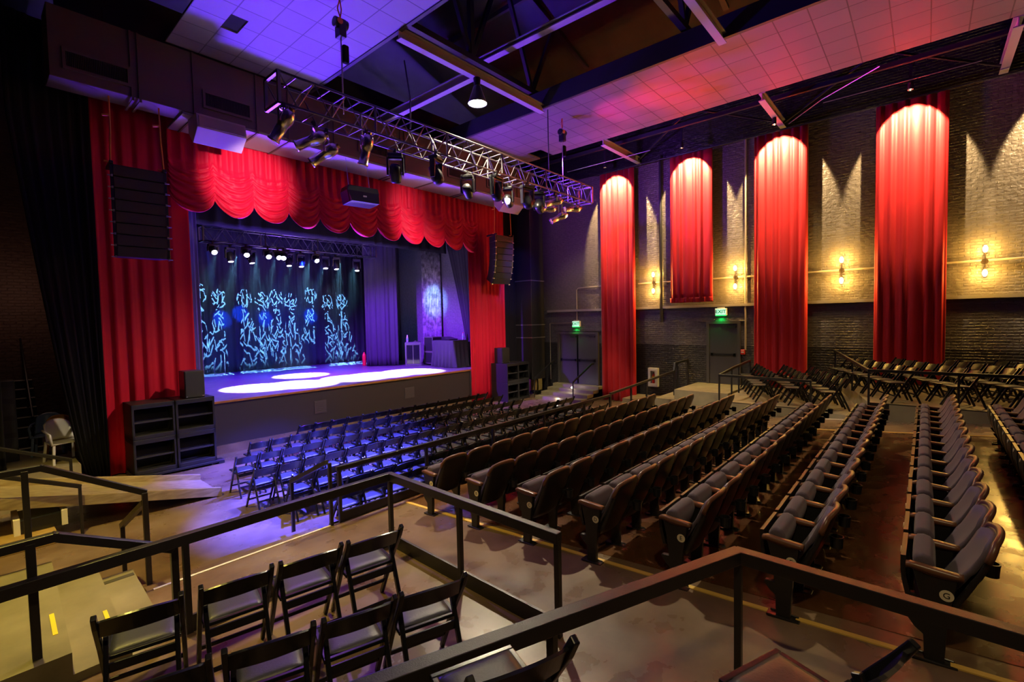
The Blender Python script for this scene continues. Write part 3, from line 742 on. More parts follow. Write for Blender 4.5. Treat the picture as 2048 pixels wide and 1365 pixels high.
rail('bright-topped black handrail at the far side of the side steps', [(-0.6, 6.62, 1.88), (0.45, 6.62, 1.88), (1.24, 6.56, 1.42)],
     [(0.33, 6.60, 0.35, 1.88), (1.24, 6.52, rake(6.3), 1.42)], w=0.05)
rail('short sloping handrail at the left of the pit steps', [(1.24, 6.56, 1.30), (1.22, 7.70, 0.74)], [(1.22, 7.70, 0.0, 0.74)])
rail('short sloping handrail at the right of the pit steps, by the long railing', [(3.30, 6.42, 1.28), (3.22, 7.36, 0.84)], [(3.32, 6.36, rake(6.36), 1.28), (3.22, 7.36, 0.0, 0.84)])
rx = [3.46, 5.05, 6.70, 8.35, 10.0, 11.26]
rail('long black railing with kick board between row A and the pit chairs', [(3.44, 6.36, 1.17), (11.26, 6.36, 1.18)], [(x, 6.36, rake(6.36), 1.16) for x in rx], [((3.46, 6.36, 0.36), (11.26, 6.36, 0.36), 0.16)])
rail('black handrail rising from the long railing to the single exit door', [(11.40, 6.42, 1.20), (13.6, 6.42, 1.30), (15.72, 6.42, 1.40), (15.80, 6.42, 1.66), (16.93, 6.42, 1.70)],
     [(11.40, 6.42, 0, 1.2), (12.6, 6.42, 0, 1.25), (13.6, 6.42, 0, 1.30), (15.72, 6.42, 0.58, 1.42), (16.0, 6.42, 0.58, 1.66), (16.93, 6.42, 0.58, 1.70)])
rail('black railing at the front of the lower side platform with a branch to the landing', [(16.4, 4.22, 1.80), (14.6, 4.22, 1.72), (13.34, 4.20, 1.64), (13.34, 2.08, 1.62)],
     [(16.4, 4.22, P1Z, 1.80), (15.2, 4.22, P1Z, 1.74), (14.5, 4.22, P1Z, 1.70), (13.34, 4.20, P1Z - 0.1, 1.64), (13.34, 2.08, P1Z - 0.1, 1.62)], [((13.34, 4.2, P1Z - 0.1), (13.34, 2.08, P1Z - 0.1), 0.12)], w=0.04)
rail('black railing of the upper side platform, sloping down from the wall to its front edge', [(16.6, 2.0, 2.16), (12.96, 0.93, 1.98), (12.96, -4.5, 1.98)],
     [(16.6, 1.98, 1.0, 2.16), (15.0, 1.42, P2Z, 2.07), (12.96, 0.93, P2Z - 0.1, 1.98), (12.96, -0.51, P2Z - 0.1, 1.98), (12.96, -2.2, P2Z - 0.1, 1.98), (12.96, -4.4, P2Z - 0.1, 1.98)], [((12.96, 0.93, P2Z - 0.1), (12.96, -4.4, P2Z - 0.1), 0.12)], w=0.04)
rail('low handrail left of the double door steps', [(15.5, 12.28, 0.80), (16.86, 12.28, 1.42), (16.96, 12.28, 1.42)], [(15.5, 12.28, 0, 0.80), (16.4, 12.28, 0, 1.22)], w=0.035)
rail('low handrail right of the double door steps, by the drape', [(15.4, 10.30, 0.78), (16.80, 10.30, 1.38), (16.96, 10.30, 1.38)], [(15.4, 10.30, 0.12, 0.78)], w=0.035)
rail('thin sloping handrail beside the metal ramp', [(-0.2, 10.06, 1.35), (1.10, 10.06, 0.77)], [(1.10, 10.06, 0, 0.77)], w=0.04)
rail('dark handrail of the steps below the plastic chairs', [(0.2, 12.5, 1.20), (1.24, 12.3, 0.76)], [(1.24, 12.3, 0, 0.76)], w=0.045)

# ------------------------------------------------------------------ drapes
DY = [(8.28, 9.72, 0.02, 'floor-length red velvet drape beside the double exit door', 11), (5.44, 6.90, 3.74, 'shorter red velvet drape that ends above the single exit door', 22),
      (2.70, 4.16, 0.95, 'red velvet drape right of the single exit door, behind the lower platform', 33), (-0.38, 1.10, 1.29, 'widest-looking red velvet drape behind the upper platform chairs', 44)]
for y0, y1, z0, lab, sd in DY:
    c = fold_curtain('wall_drape', VELVETW, (16.62, y0), (16.62, y1), z0, 8.83, 6, 0.075, seed=sd, nv=16)
    tag(c, lab, 'curtain', 'red drapes on the right wall')
    if z0 > 3:
        m = fold_curtain('hem', VELVETW, (16.60, y0 - 0.01), (16.60, y1 + 0.01), z0 - 0.01, z0 + 0.16, 9, 0.08, c, sd, nv=3)
tag(MB().tube([(16.62, 9.95, 8.87), (16.62, -5.0, 8.87)], 0.024, 8).build('drape_rod', BLKPLASTIC), 'long rod under the roof that carries the wall drapes', 'curtain rod')
c = fold_curtain('stage_drape', VELVET, (1.97, 13.45), (3.70, 13.45), 0.03, 8.45, 6, 0.055, seed=5, nv=16); tag(c, 'tall red velvet drape at the left side of the stage, behind the hung speakers', 'curtain', 'red stage side drapes')
c = fold_curtain('stage_drape', VELVET, (12.98, 13.45), (15.05, 13.45), 0.03, 8.3, 10, 0.07, seed=6, nv=16); tag(c, 'tall red velvet drape at the right side of the stage', 'curtain', 'red stage side drapes')
# swagged valance
CUSP = [3.30, 4.25, 5.16, 6.06, 6.96, 7.92, 8.88, 9.82, 10.76, 11.72, 12.62, 13.42]
vr = random.Random(3); vph = [vr.uniform(0, 6.28) for _ in range(40)]
def valance(u, v):
    n = len(CUSP) - 1; k = min(int(u * n), n - 1); t = u * n - k
    x = CUSP[k] + (CUSP[k + 1] - CUSP[k]) * t
    b = max(0.0, 1 - (2 * t - 1) ** 2); edge = 1 - b
    zb = 6.36 - 0.0115 * (x - 3.3) - 0.37 * b ** 0.75
    z = zb + (8.25 - zb) * v
    lo = max(0.0, 1 - v / 0.52)                                  # 1 at the hem, 0 where the plain cloth begins
    sw = lo * (1 - lo) * 4
    y = 0.0
    y -= 0.20 * b ** 0.6 * lo ** 0.7 * (1 - 0.35 * lo)
    y -= (0.034 * sin(2 * pi * (v / 0.52) * 6.5 + vph[k] + 1.3 * sin(6 * t + vph[k + 13])) + 0.018 * sin(2 * pi * (v / 0.52) * 11 + vph[k + 7] - 2.0 * t)) * b ** 0.45 * (lo > 0) * min(1, lo * 4)
    hi = min(1.0, max(0.0, (v - 0.30) / 0.3))
    y -= hi * (0.05 * sin(2 * pi * (t * 3.5) + vph[k]) + 0.025 * sin(2 * pi * t * 7 + vph[k + 5]))
    if edge > 0.75 and lo > 0: y -= 0.05 * (edge - 0.75) * 4 * (0.5 + 0.5 * sin(2 * pi * (v / 0.52) * 9)) * min(1, lo * 3)
    return (x, 13.36 + y, z)
c = MB().grid(valance, 11 * 22, 96).build('valance', VELVET, None, smooth=True, solid=0.012)
tag(c, 'swagged red velvet valance with eleven scallops across the top of the stage', 'curtain')
# black masking
def blk(name, lab, mat, p0, p1, z0, z1, folds, depth, seed, gather=None):
    return tag(fold_curtain(name, mat, p0, p1, z0, z1, folds, depth, seed=seed, gather=gather, nv=14), lab, 'curtain')
blk('stage_border', 'narrow black border hanging behind the red valance', BACKMAT, (3.5, 16.0), (14.1, 16.0), 6.22, 8.6, 20, 0.04, 21)
blk('backdrop', 'blue-lit black backdrop with the projected figures at the back of the stage', BACKMAT, (4.3, 21.6), (13.9, 21.6), 1.36, 7.4, 34, 0.06, 22)
blk('side_masking_drape', 'narrow dark drape just inside the left red drape', NAVYCLOTH, (3.72, 14.75), (4.42, 15.5), 1.36, 8.0, 4, 0.06, 23)
blk('side_masking_drape', 'wide violet-lit dark drape at the right of the stage', NAVYCLOTH, (11.60, 18.55), (12.60, 17.58), 1.36, 7.2, 7, 0.07, 24)
blk('side_masking_drape', 'dark drape far back at the right, beside the backdrop', NAVYCLOTH, (13.0, 20.4), (14.2, 19.6), 1.36, 7.2, 5, 0.06, 27)
blk('tied_drape', 'black drape tied to the side next to the right red drape', NAVYCLOTH, (14.08, 15.9), (14.08, 14.45), 1.36, 6.6, 7, 0.05, 25, lambda u, v: 1 - (1 - u) * (0.14 + 0.86 * v ** 1.3))
blk('masking_drape', 'tall black drape right of the red stage drape at the right', BLACKCLOTH, (15.05, 13.55), (15.95, 13.65), 0.02, 8.4, 5, 0.06, 26)
blk('masking_drape', 'tall black drape pulled aside left of the red stage drape', BLACKCLOTH, (0.70, 13.0), (1.95, 13.3), 0.05, 9.3, 7, 0.07, 28, lambda u, v: 1 - (1 - u) * (0.30 + 0.70 * min(1, v * 1.25) ** 0.8))
blk('masking_drape', 'narrow black drape at the left frame edge beside the dark stairs', BLACKCLOTH, (-0.6, 12.4), (0.40, 12.7), 0.5, 8.5, 5, 0.05, 29)

# ------------------------------------------------------------------ air duct over the stage
d = thing('air_duct', 'long brown painted air duct with grilles above the stage front', 'air duct', (1.25, 12, 7.85))
at(box('duct_body', DUCTMAT, (1.25, 15.4, 12.0, 12.62, 7.85, 9.14), bevel=0.01), d)
at(box('soffit', P('duct_underside_paint', (0.27, 0.24, 0.27), 0.55), (3.3, 15.3, 12.03, 13.20, 7.80, 7.85)), d)
for x in (2.45, 2.57, 3.52, 4.80, 5.55, 6.6, 6.75, 8.9, 9.05, 10.3, 11.9, 12.05, 14.3):
    at(MB().box(x - 0.02, x + 0.02, 11.975, 12.0, 7.79, 9.14).box(x - 0.02, x + 0.02, 11.975, 13.2 if x > 3.3 else 12.64, 7.775, 7.80).build('strap', DUCTMAT), d)
for x0 in (1.43, 3.68, 7.45, 10.75, 12.6):
    fr = MB().box(x0, x0 + 1.0, 11.97, 12.0, 8.36, 8.42).box(x0, x0 + 1.0, 11.97, 12.0, 8.03, 8.09).box(x0, x0 + 0.05, 11.97, 12.0, 8.09, 8.36).box(x0 + 0.95, x0 + 1.0, 11.97, 12.0, 8.09, 8.36)
    g = at(fr.build('grille_frame', DUCTMAT), d)
    m = MB().box(x0 + 0.05, x0 + 0.95, 11.992, 12.0, 8.09, 8.36)
    m.build('grille_backing', P('grille_dark', (0.006, 0.005, 0.005), 0.9), g)
    m = MB()
    for k in range(34): m.box(x0 + 0.062 + 0.026 * k, x0 + 0.069 + 0.026 * k, 11.976, 11.992, 8.09, 8.36)
    m.build('vane', P('vane_paint', (0.05, 0.036, 0.03), 0.6), g)

# vertical duct with rounded foot at the right rear corner
m = MB(); poly = [(12.72, 8.6), (13.75, 8.6)] + [(13.75 - 1.0 * (1 - cos(a)) , 2.1 - 1.45 * sin(a)) for a in [k * pi / 2 / 10 for k in range(11)]] + [(12.72, 0.65)]
m.prism(poly, 'x', 15.95, 16.85)
v = thing('vertical_duct', 'big dark vertical duct with a rounded foot left of the double door', 'air duct', (16.4, 13.2, 0.65))
at(m.build('duct_shell', P('dark_duct', (0.020, 0.017, 0.017), 0.45), bevel=0.02), v)
at(MB().box(15.93, 16.87, 12.70, 13.77, 3.0, 3.04).box(15.93, 16.87, 12.70, 13.77, 2.45, 2.49).box(15.93, 16.87, 12.70, 13.77, 4.9, 4.94).build('band', STEEL), v)

# ------------------------------------------------------------------ trusses
def truss(label, x0, x1, y0, y1, z0, z1, bay, r, mat):
    t = thing('lighting_truss', label, 'truss', (x0, y0, z0))
    for y in (y0, y1):
        for z in (z0, z1): at(MB().tube([(x0, y, z), (x1, y, z)], r, 8).build('chord', mat, smooth=True), t)
    n = int(round((x1 - x0) / bay)); b = (x1 - x0) / n; rr = r * 0.5
    for k in range(n):
        a, c = x0 + k * b, x0 + (k + 1) * b; mid = (a + c) / 2
        m = MB()
        for y in (y0, y1):
            m.cyl((a, y, z1), (mid, y, z0), rr, n=6); m.cyl((mid, y, z0), (c, y, z1), rr, n=6)
        for z in (z0, z1):
            m.cyl((a, y0, z), (a, y1, z), rr, n=6); m.cyl((mid, y0, z), (mid, y1, z), rr, n=6)
        if k % 3 == 0 or k == n:
            m.cyl((a, y0, z0), (a, y0, z1), r, n=8); m.cyl((a, y1, z0), (a, y1, z1), r, n=8)
        at(m.build('lacing', mat), t)
    m = MB()
    for x in (x0, x1):
        for p, q in (((x, y0, z0), (x, y0, z1)), ((x, y1, z0), (x, y1, z1)), ((x, y0, z0), (x, y1, z0)), ((x, y0, z1), (x, y1, z1))): m.bar(p, q, 0.05, 0.05)
    at(m.build('end_frame', mat), t)
    return t
truss('long box truss hanging in front of the stage, carrying spotlights', 3.56, 13.2, 8.0, 8.5, 6.88, 7.38, 0.61, 0.022, TRUSSM)
truss('blue-lit box truss inside the stage, carrying bright lamps', 5.15, 11.45, 17.35, 17.75, 5.98, 6.46, 0.62, 0.022, TRUSSM)

# ------------------------------------------------------------------ spotlights
def yoke_frame(direction):
    d = Vector(direction).normalized(); s = Vector((d.y, -d.x, 0)).normalized(); u = s.cross(d)
    return d, s, u
def profile_light(loc, direction, label, drop=0.30, group='chrome profile spotlights'):
    """chrome profile spot: clamp, yoke, reflector housing, lens barrel"""
    t = thing('profile_spotlight', label, 'spotlight', loc, 0, group)
    d, s, u = yoke_frame(direction); c = Vector((0, 0, -drop))
    MB().box(-0.03, 0.03, -0.03, 0.03, -0.06, 0.03).cyl((0, 0, -0.11), (0, 0, -0.05), 0.014, n=8).build('clamp', BLKPLASTIC, t, bevel=0.005)
    m = MB(); w = 0.135
    m.bar(s * -w + Vector((0, 0, -0.11)), s * w + Vector((0, 0, -0.11)), 0.035, 0.008)
    for k in (-1, 1): m.bar(s * (w * k) + Vector((0, 0, -0.108)), c + s * (w * k), 0.035, 0.008, s)
    m.build('yoke', CHROME, t)
    prof = [(0.0, -0.24), (0.045, -0.235), (0.085, -0.20), (0.112, -0.14), (0.118, -0.06), (0.105, 0.02), (0.09, 0.05), (0.088, 0.07)]
    def turned(prof, n=20):
        m = MB(); k = len(prof); vs = []; fs = []
        for i in range(n):
            a = 2 * pi * i / n
            for r, z in prof: vs.append(c + d * z + (s * cos(a) + u * sin(a)) * r)
        for i in range(n):
            j = (i + 1) % n
            for q in range(k - 1): fs.append((i * k + q, j * k + q, j * k + q + 1, i * k + q + 1))
        return m.add(vs, fs)
    turned(prof).build('reflector_housing', CHROME, t, smooth=True)
    turned([(0.088, 0.07), (0.088, 0.30), (0.10, 0.305), (0.10, 0.34), (0.078, 0.34), (0.075, 0.30)]).build('lens_barrel', CHROME, t, smooth=True)
    turned([(0.0, 0.318), (0.04, 0.322), (0.079, 0.315)]).build('lens', LENSDIM, t, smooth=True)
    cap = MB().cyl(c + d * -0.235, c + d * -0.27, 0.05, n=14); cap.build('lamp_cap', P('amber_reflection_cap', (0.75, 0.52, 0.20), 0.22, 0.9), t)  # amber reflection is put into the colour of the cap
    return t
zt = 6.86
D1 = (0.05, 0.9, -0.8)
profile_light((3.62, 8.0, zt), (-0.35, 0.55, -0.85), 'chrome profile spotlight at the left end of the front truss, tilted steeply down')
profile_light((4.38, 8.5, zt + 0.06), (-0.75, 0.65, -0.40), 'chrome profile spotlight second from the left end of the front truss')
profile_light((4.62, 8.5, zt), (-0.55, 0.6, -0.5), 'chrome profile spotlight hanging lowest, third from the left end of the front truss', 0.42)
profile_light((5.15, 8.0, zt), (-0.06, 0.35, -0.95), 'chrome profile spotlight pointing straight down, fourth from the left on the front truss')
profile_light((11.35, 8.1, zt), (-0.80, 0.5, -0.28), 'chrome profile spotlight near the right end of the front truss, upper of a crossed pair', 0.24)
profile_light((11.50, 8.45, zt), (-0.85, 0.45, -0.12), 'chrome profile spotlight near the right end of the front truss, lower of a crossed pair', 0.36)
profile_light((12.25, 8.05, zt), (-0.8, 0.35, -0.12), 'chrome profile spotlight last but one at the right end of the front truss', 0.30)
profile_light((12.10, 8.45, zt), (-0.75, 0.5, -0.42), 'chrome profile spotlight hanging lowest at the right end of the front truss', 0.50)

def moving_head(name, label, loc, tilt, lit=False, rz=0.0, group=None, sc=1.0, drop=0.42):
    t = thing(name, label, 'moving head light', loc, rz, group); t.scale = (sc, sc, sc)
    MB().box(-0.03, 0.03, -0.03, 0.03, -0.05, 0.05).build('clamp', BLKPLASTIC, t, bevel=0.006)
    MB().box(-0.15, 0.15, -0.10, 0.10, -0.13, -0.05).build('base', BLKPLASTIC, t, bevel=0.02)
    m = MB(); m.box(-0.17, 0.17, -0.05, 0.05, -0.16, -0.13)
    for k in (-1, 1): m.prism([(-0.06, -0.15), (0.06, -0.15), (0.045, -drop - 0.06), (-0.045, -drop - 0.06)], 'x', k * 0.15 - 0.02, k * 0.15 + 0.02)
    m.build('yoke', BLKPLASTIC, t, bevel=0.008)
    d = Vector((0, sin(tilt), -cos(tilt))); c = Vector((0, 0, -drop)); s = Vector((1, 0, 0)); u = s.cross(d)
    prof = [(0.0, -0.17), (0.07, -0.165), (0.11, -0.12), (0.125, -0.03), (0.12, 0.06), (0.105, 0.15), (0.10, 0.19), (0.088, 0.192), (0.086, 0.172)]
    m = MB(); n = 18; k = len(prof); vs = []; fs = []
    for i in range(n):
        a = 2 * pi * i / n
        for r, z in prof: vs.append(c + d * z + (s * cos(a) + u * sin(a)) * r)
    for i in range(n):
        j = (i + 1) % n
        for q in range(k - 1): fs.append((i * k + q, j * k + q, j * k + q + 1, i * k + q + 1))
    m.add(vs, fs); hd = m.build('head', BLKPLASTIC, t, smooth=True)
    MB().cyl(c + d * 0.165, c + d * 0.18, 0.086, n=18).build('lens', LENSGLOW if lit else P('dark_lens', (0.03, 0.03, 0.05), 0.08), hd)
    return t
fm = [(6.15, 8.5, 'first', 0.5, -40, 1.05), (6.85, 8.0, 'second', 2.75, 20, 1.10), (8.25, 8.5, 'third', 1.0, -60, 1.0), (8.75, 8.0, 'fourth', 2.9, 10, 1.15), (9.75, 8.5, 'fifth', 0.9, -70, 0.95),
      (9.95, 8.0, 'sixth', 2.8, -10, 1.15), (10.7, 8.2, 'seventh', 2.4, -50, 1.0), (11.1, 8.5, 'eighth', 1.1, -75, 0.9)]
for x, y, o_, tl, rz, sc in fm:
    moving_head('moving_head_light', 'black unlit moving head lamp, %s from the left under the middle of the front truss' % o_, (x, y, 6.85), tl, False, radians(rz), 'unlit moving heads on the front truss', sc)
SM = [(5.39, 5.77, 0.9), (6.01, 5.57, 0), (6.38, 5.82, 0.9), (6.66, 5.51, 0), (7.08, 5.75, 0.9), (7.42, 5.62, 0.9), (7.62, 5.74, 0.8), (7.95, 5.55, 0), (8.40, 5.50, 0), (8.78, 5.80, 0.9), (9.36, 5.55, 0), (9.80, 5.50, 0), (10.72, 5.55, 0)]
lit_tilt = {}
for i, (x, z, k) in enumerate(SM):
    key = 'front' if k else 'down'; tl = -0.95 if k else -0.25
    lab = 'lit stage lamp under the stage truss, %s from the left, %s' % (ORD[i], 'beam towards the hall' if k else 'beam pointing down')
    yy = 17.3 if k else 17.65
    if key in lit_tilt:
        o = dup(lit_tilt[key], (x, yy, 5.93), radians(random.uniform(-25, 25)), lab)
    else:
        lit_tilt[key] = moving_head('stage_lamp', lab, (x, yy, 5.93), tl, True, 0, 'lit lamps on the stage truss', 0.95, 0.24 if k else 0.38)

# chain hoists of the front truss
for x, y, tilt, lab in ((4.85, 8.25, 0.1, 'chain hoist with orange label above the left part of the front truss'), (11.98, 8.25, 0.5, 'chain hoist with orange label above the right end of the front truss')):
    t = thing('chain_hoist', lab, 'hoist', (x, y, 9.15), 0, 'chain hoists of the front truss')
    MB().tube([(0, 0, 0.08), (0.03, 0, -0.1), (0, 0, -0.25)], 0.012, 6).tube([(0, 0, 0.08), (-0.05, 0, -0.1), (0, 0, -0.25)], 0.012, 6).build('sling', ORANGE, t)
    MB().box(-0.07, 0.07, -0.09, 0.09, -0.62, -0.30).cyl((-0.13, 0, -0.36), (0.13, 0, -0.36), 0.09, n=14).build('motor_body', BLKPLASTIC, t, bevel=0.015)
    MB().cyl((-0.06, -0.105, -0.37), (-0.06, -0.09, -0.37), 0.055, n=16).build('maker_plate', ORANGE, t)
    MB().box(0.02, 0.14, -0.05, 0.05, -1.05, -0.72).build('chain_bag', BLACKCLOTH, t, bevel=0.03)
    m = MB(); z = -0.62
    while z > -1.78:
        m.tube([(-0.012, 0, z), (0.012, 0, z - 0.02), (0.0, 0, z - 0.045)], 0.007, 5); m.tube([(0.012, 0, z), (-0.012, 0, z - 0.02), (0.0, 0, z - 0.045)], 0.007, 5); z -= 0.042
    m.tube([(0, 0, -0.6), (0, 0, -2.0)], 0.008, 6)
    m.build('chain', STEEL, t)
for pts, lab in (([(7.0, 9.2, 9.3), (6.75, 8.7, 8.2), (6.5, 8.4, 7.4)], 'grey cable drooping from the roof to the front truss'), ([(11.2, 8.2, 9.2), (11.2, 8.2, 8.2), (11.35, 8.3, 7.4)], 'thin dark cable hanging to the right part of the front truss')):
    tag(MB().tube(pts, 0.016, 6).build('hanging_cable', P('cable_grey', (0.10, 0.10, 0.10), 0.5), smooth=True), lab, 'cable')

# ceiling lamp
t = thing('ceiling_lamp', 'bright dome ceiling lamp hanging under the beam crossing', 'lamp', (8.28, 8.12, 9.0))
MB().cyl((0, 0, -0.18), (0, 0, 0.0), 0.07, 0.09, n=16).build('canopy', BLKPLASTIC, t, bevel=0.01)
MB().lathe([(0.06, -0.18), (0.09, -0.2), (0.13, -0.32), (0.20, -0.52), (0.235, -0.60), (0.225, -0.60), (0.12, -0.33), (0.05, -0.2)], n=24).build('shade', P('lamp_shade_paint', (0.10, 0.10, 0.09), 0.4), t, smooth=True)
MB().lathe([(0.0, -0.635), (0.10, -0.628), (0.19, -0.605), (0.222, -0.585), (0.10, -0.55), (0.0, -0.54)], n=24).build('diffuser', LAMPGLOW, t, smooth=True)

# downlights over the wall drapes
dl0 = None
for y, lab in zip(CUR_Y, ('above the drape beside the double door', 'above the short drape', 'above the drape right of the single door', 'above the drape behind the upper platform')):
    lab = 'small black cylinder downlight ' + lab
    if dl0 is None:
        dl0 = thing('downlight', lab, 'spotlight', (15.86, y, 9.0), 0, 'drape downlights')
        MB().box(-0.02, 0.02, -0.03, 0.03, -0.02, 0.44).build('bracket', BLKPLASTIC, dl0)
        MB().lathe([(0.0, 0.0), (0.055, 0.0), (0.06, -0.02), (0.06, -0.19), (0.052, -0.19), (0.05, -0.15), (0.0, -0.15)], n=16).build('housing', BLKPLASTIC, dl0, smooth=False)
        MB().cyl((0, 0, -0.16), (0, 0, -0.15), 0.05, n=16).build('lens', P('downlight_glow', (1, 1, 1), 0.5, emis=((1, 0.86, 0.6), 8)), dl0)
    else: dup(dl0, (15.86, y, 9.0), None, lab)

# sconces
sc0 = None
for y, z, lab in ((7.66, 4.52, 'between the two leftmost wall drapes'), (4.80, 4.51, 'right of the short drape'), (1.88, 4.50, 'between the two tallest-looking drapes at the right'), (-1.10, 4.48, 'nearest the right frame edge')):
    lab = 'two-bulb wall sconce glowing yellow ' + lab
    if sc0 is None:
        sc0 = thing('wall_sconce', lab, 'wall lamp', (16.93, y, z), 0, 'wall sconces')
        MB().cyl((0.06, 0, 0), (-0.05, 0, 0), 0.075, 0.06, n=20).build('back_plate', P('bronze', (0.06, 0.04, 0.03), 0.35, 0.6), sc0)
        for k in (-1, 1):
            MB().tube([(-0.06, 0, 0), (-0.06, 0, 0.19 * k)], 0.012, 8).cyl((-0.06, 0, 0.17 * k), (-0.06, 0, 0.23 * k), 0.022, n=10).build('arm', P('bronze', (0.06, 0.04, 0.03), 0.35, 0.6), sc0)
            MB().lathe([(0.0, -0.09), (0.022, -0.085), (0.045, -0.04), (0.052, 0.0), (0.045, 0.04), (0.022, 0.085), (0.0, 0.09)], (-0.06, 0, 0.30 * k), 14).build('bulb', BULBGLOW, sc0, smooth=True)
    else: dup(sc0, (16.93, y, z), None, lab)
    for k in (-1, 1): point('sconce_light', (16.76, y, z + 0.30 * k), 75, (1.0, 0.56, 0.10), 0.06)

# conduits and pipes on the right wall
CONDUIT = P('conduit_paint', (0.36, 0.30, 0.22), 0.4)
tag(MB().tube([(16.95, 8.3, 4.53), (16.95, -4.0, 4.49)], 0.022, 8).build('conduit', CONDUIT), 'long horizontal conduit linking the four wall sconces', 'conduit')
tag(MB().tube([(16.9, 7.37, 9.1), (16.9, 7.37, 3.05)], 0.055, 10).build('drain_pipe', P('dark_pipe', (0.02, 0.018, 0.017), 0.4)), 'thick dark vertical pipe on the wall left of the short drape', 'pipe')
tag(MB().tube([(16.94, 4.50, 9.0), (16.94, 4.50, 2.10)], 0.028, 8).build('conduit', CONDUIT), 'vertical conduit running down to the red fire alarm', 'conduit')
tag(MB().tube([(16.95, 11.08, 3.14), (16.95, 11.08, 4.45), (16.95, 11.0, 4.52), (16.95, 9.9, 4.54)], 0.022, 8).build('conduit', CONDUIT), 'bent conduit rising from the exit sign over the double door', 'conduit')
tag(MB().tube([(16.96, 12.5, 0.6), (16.96, 12.5, 3.06), (16.96, 11.3, 3.08)], 0.014, 6).build('conduit', CONDUIT), 'thin conduit outlining the left side of the double door', 'conduit')

# exit signs, alarm, extinguisher cabinet
for y, z, lab in ((5.26, 3.38, 'green lit exit sign above the single door'), (11.09, 3.03, 'green lit exit sign above the double door')):
    t = thing('exit_sign', lab, 'exit sign', (16.9, y, z), 0, 'exit signs')
    MB().box(-0.035, 0.07, -0.19, 0.19, -0.12, 0.12).box(-0.02, 0.05, -0.12, 0.12, 0.12, 0.15).build('sign_housing', WHITEM, t, bevel=0.008)
    MB().box(-0.041, -0.035, -0.165, 0.165, -0.10, 0.10).build('lit_panel', P('exit_panel_glow', (0.6, 1, 0.8), 0.5, emis=((0.45, 1.0, 0.65), 1.1)), t)
    o = lettering('exit_lettering', 'EXIT', 0.165, P('exit_letter_green', (0.0, 0.10, 0.04), 0.5, emis=((0.0, 0.30, 0.09), 0.25)), 0.002, 0.004); o.parent = t
    M = FACE_WEST.to_4x4(); M.translation = Vector((-0.045, 0, 0)); o.matrix_local = M
    MB().box(-0.04, 0.0, -0.17, 0.17, -0.135, -0.12).build('down_lens', P('exit_down_glow', (0, 1, 0.2), 0.5, emis=((0.02, 1.0, 0.12), 3)), t)
    spot('exit_sign_glow', (16.82, y, z - 0.15), (16.99, y, z - 0.75), 16, (0.0, 1.0, 0.10), 120, 0.9, 0.05)
t = thing('fire_alarm', 'small red fire alarm pull station right of the single exit door', 'fire alarm', (16.94, 4.58, 2.03))
MB().box(-0.03, 0.06, -0.06, 0.06, -0.085, 0.085).build('body', P('alarm_red', (0.65, 0.03, 0.02), 0.35), t, bevel=0.008)
MB().box(-0.045, -0.03, -0.04, 0.04, -0.03, 0.01).box(-0.036, -0.03, -0.045, 0.045, 0.045, 0.065).build('pull_handle', WHITEM, t)
t = thing('extinguisher_cabinet', 'white fire extinguisher cabinet on the dark wall between the doors', 'cabinet', (16.85, 7.70, 0.99))
MB().box(0.0, 0.15, -0.19, -0.12, -0.35, 0.35).box(0.0, 0.15, 0.12, 0.19, -0.35, 0.35).box(0.0, 0.15, -0.12, 0.12, 0.27, 0.35).box(0.0, 0.15, -0.12, 0.12, -0.35, -0.24).box(0.13, 0.15, -0.12, 0.12, -0.24, 0.27).build('body', WHITEM, t, bevel=0.006)
MB().box(-0.012, 0.0, -0.15, -0.085, -0.30, 0.31).box(-0.012, 0.0, 0.085, 0.15, -0.30, 0.31).box(-0.012, 0.0, -0.085, 0.085, 0.25, 0.31).box(-0.012, 0.0, -0.085, 0.085, -0.30, -0.22).build('door', WHITEM, t)
t = thing('fire_extinguisher', 'red fire extinguisher with yellow tag inside the white wall cabinet', 'fire extinguisher', (16.93, 7.70, 0.76))
MB().lathe([(0.0, 0.0), (0.05, 0.0), (0.055, 0.02), (0.055, 0.27), (0.04, 0.32), (0.018, 0.35), (0.018, 0.38), (0.0, 0.38)], n=16).build('tank', P('extinguisher_red', (0.55, 0.02, 0.02), 0.3), t, smooth=True)
MB().box(-0.045, 0.02, -0.012, 0.012, 0.38, 0.42).build('valve', BLKPLASTIC, t)
MB().cyl((0, 0, 0.19), (0, 0, 0.28), 0.0565, n=16).build('label_band', P('tag_yellow', (0.85, 0.55, 0.02), 0.5), t)

# step lights of the double-door steps
for x, y, z, lab in ((16.24, 10.9, 0.435, 'upper'), (15.40, 11.0, 0.06, 'lowest')):
    tag(MB().cyl((x - 0.03, y, z), (x + 0.0, y, z), 0.035, n=14).build('step_light', STEPGLOW), 'tiny round light in the %s riser of the double door steps' % lab, 'step light', 'step lights')
    point('step_light_glow', (x - 0.12, y, z + 0.05), 2.5, (1, 0.95, 0.75), 0.03)

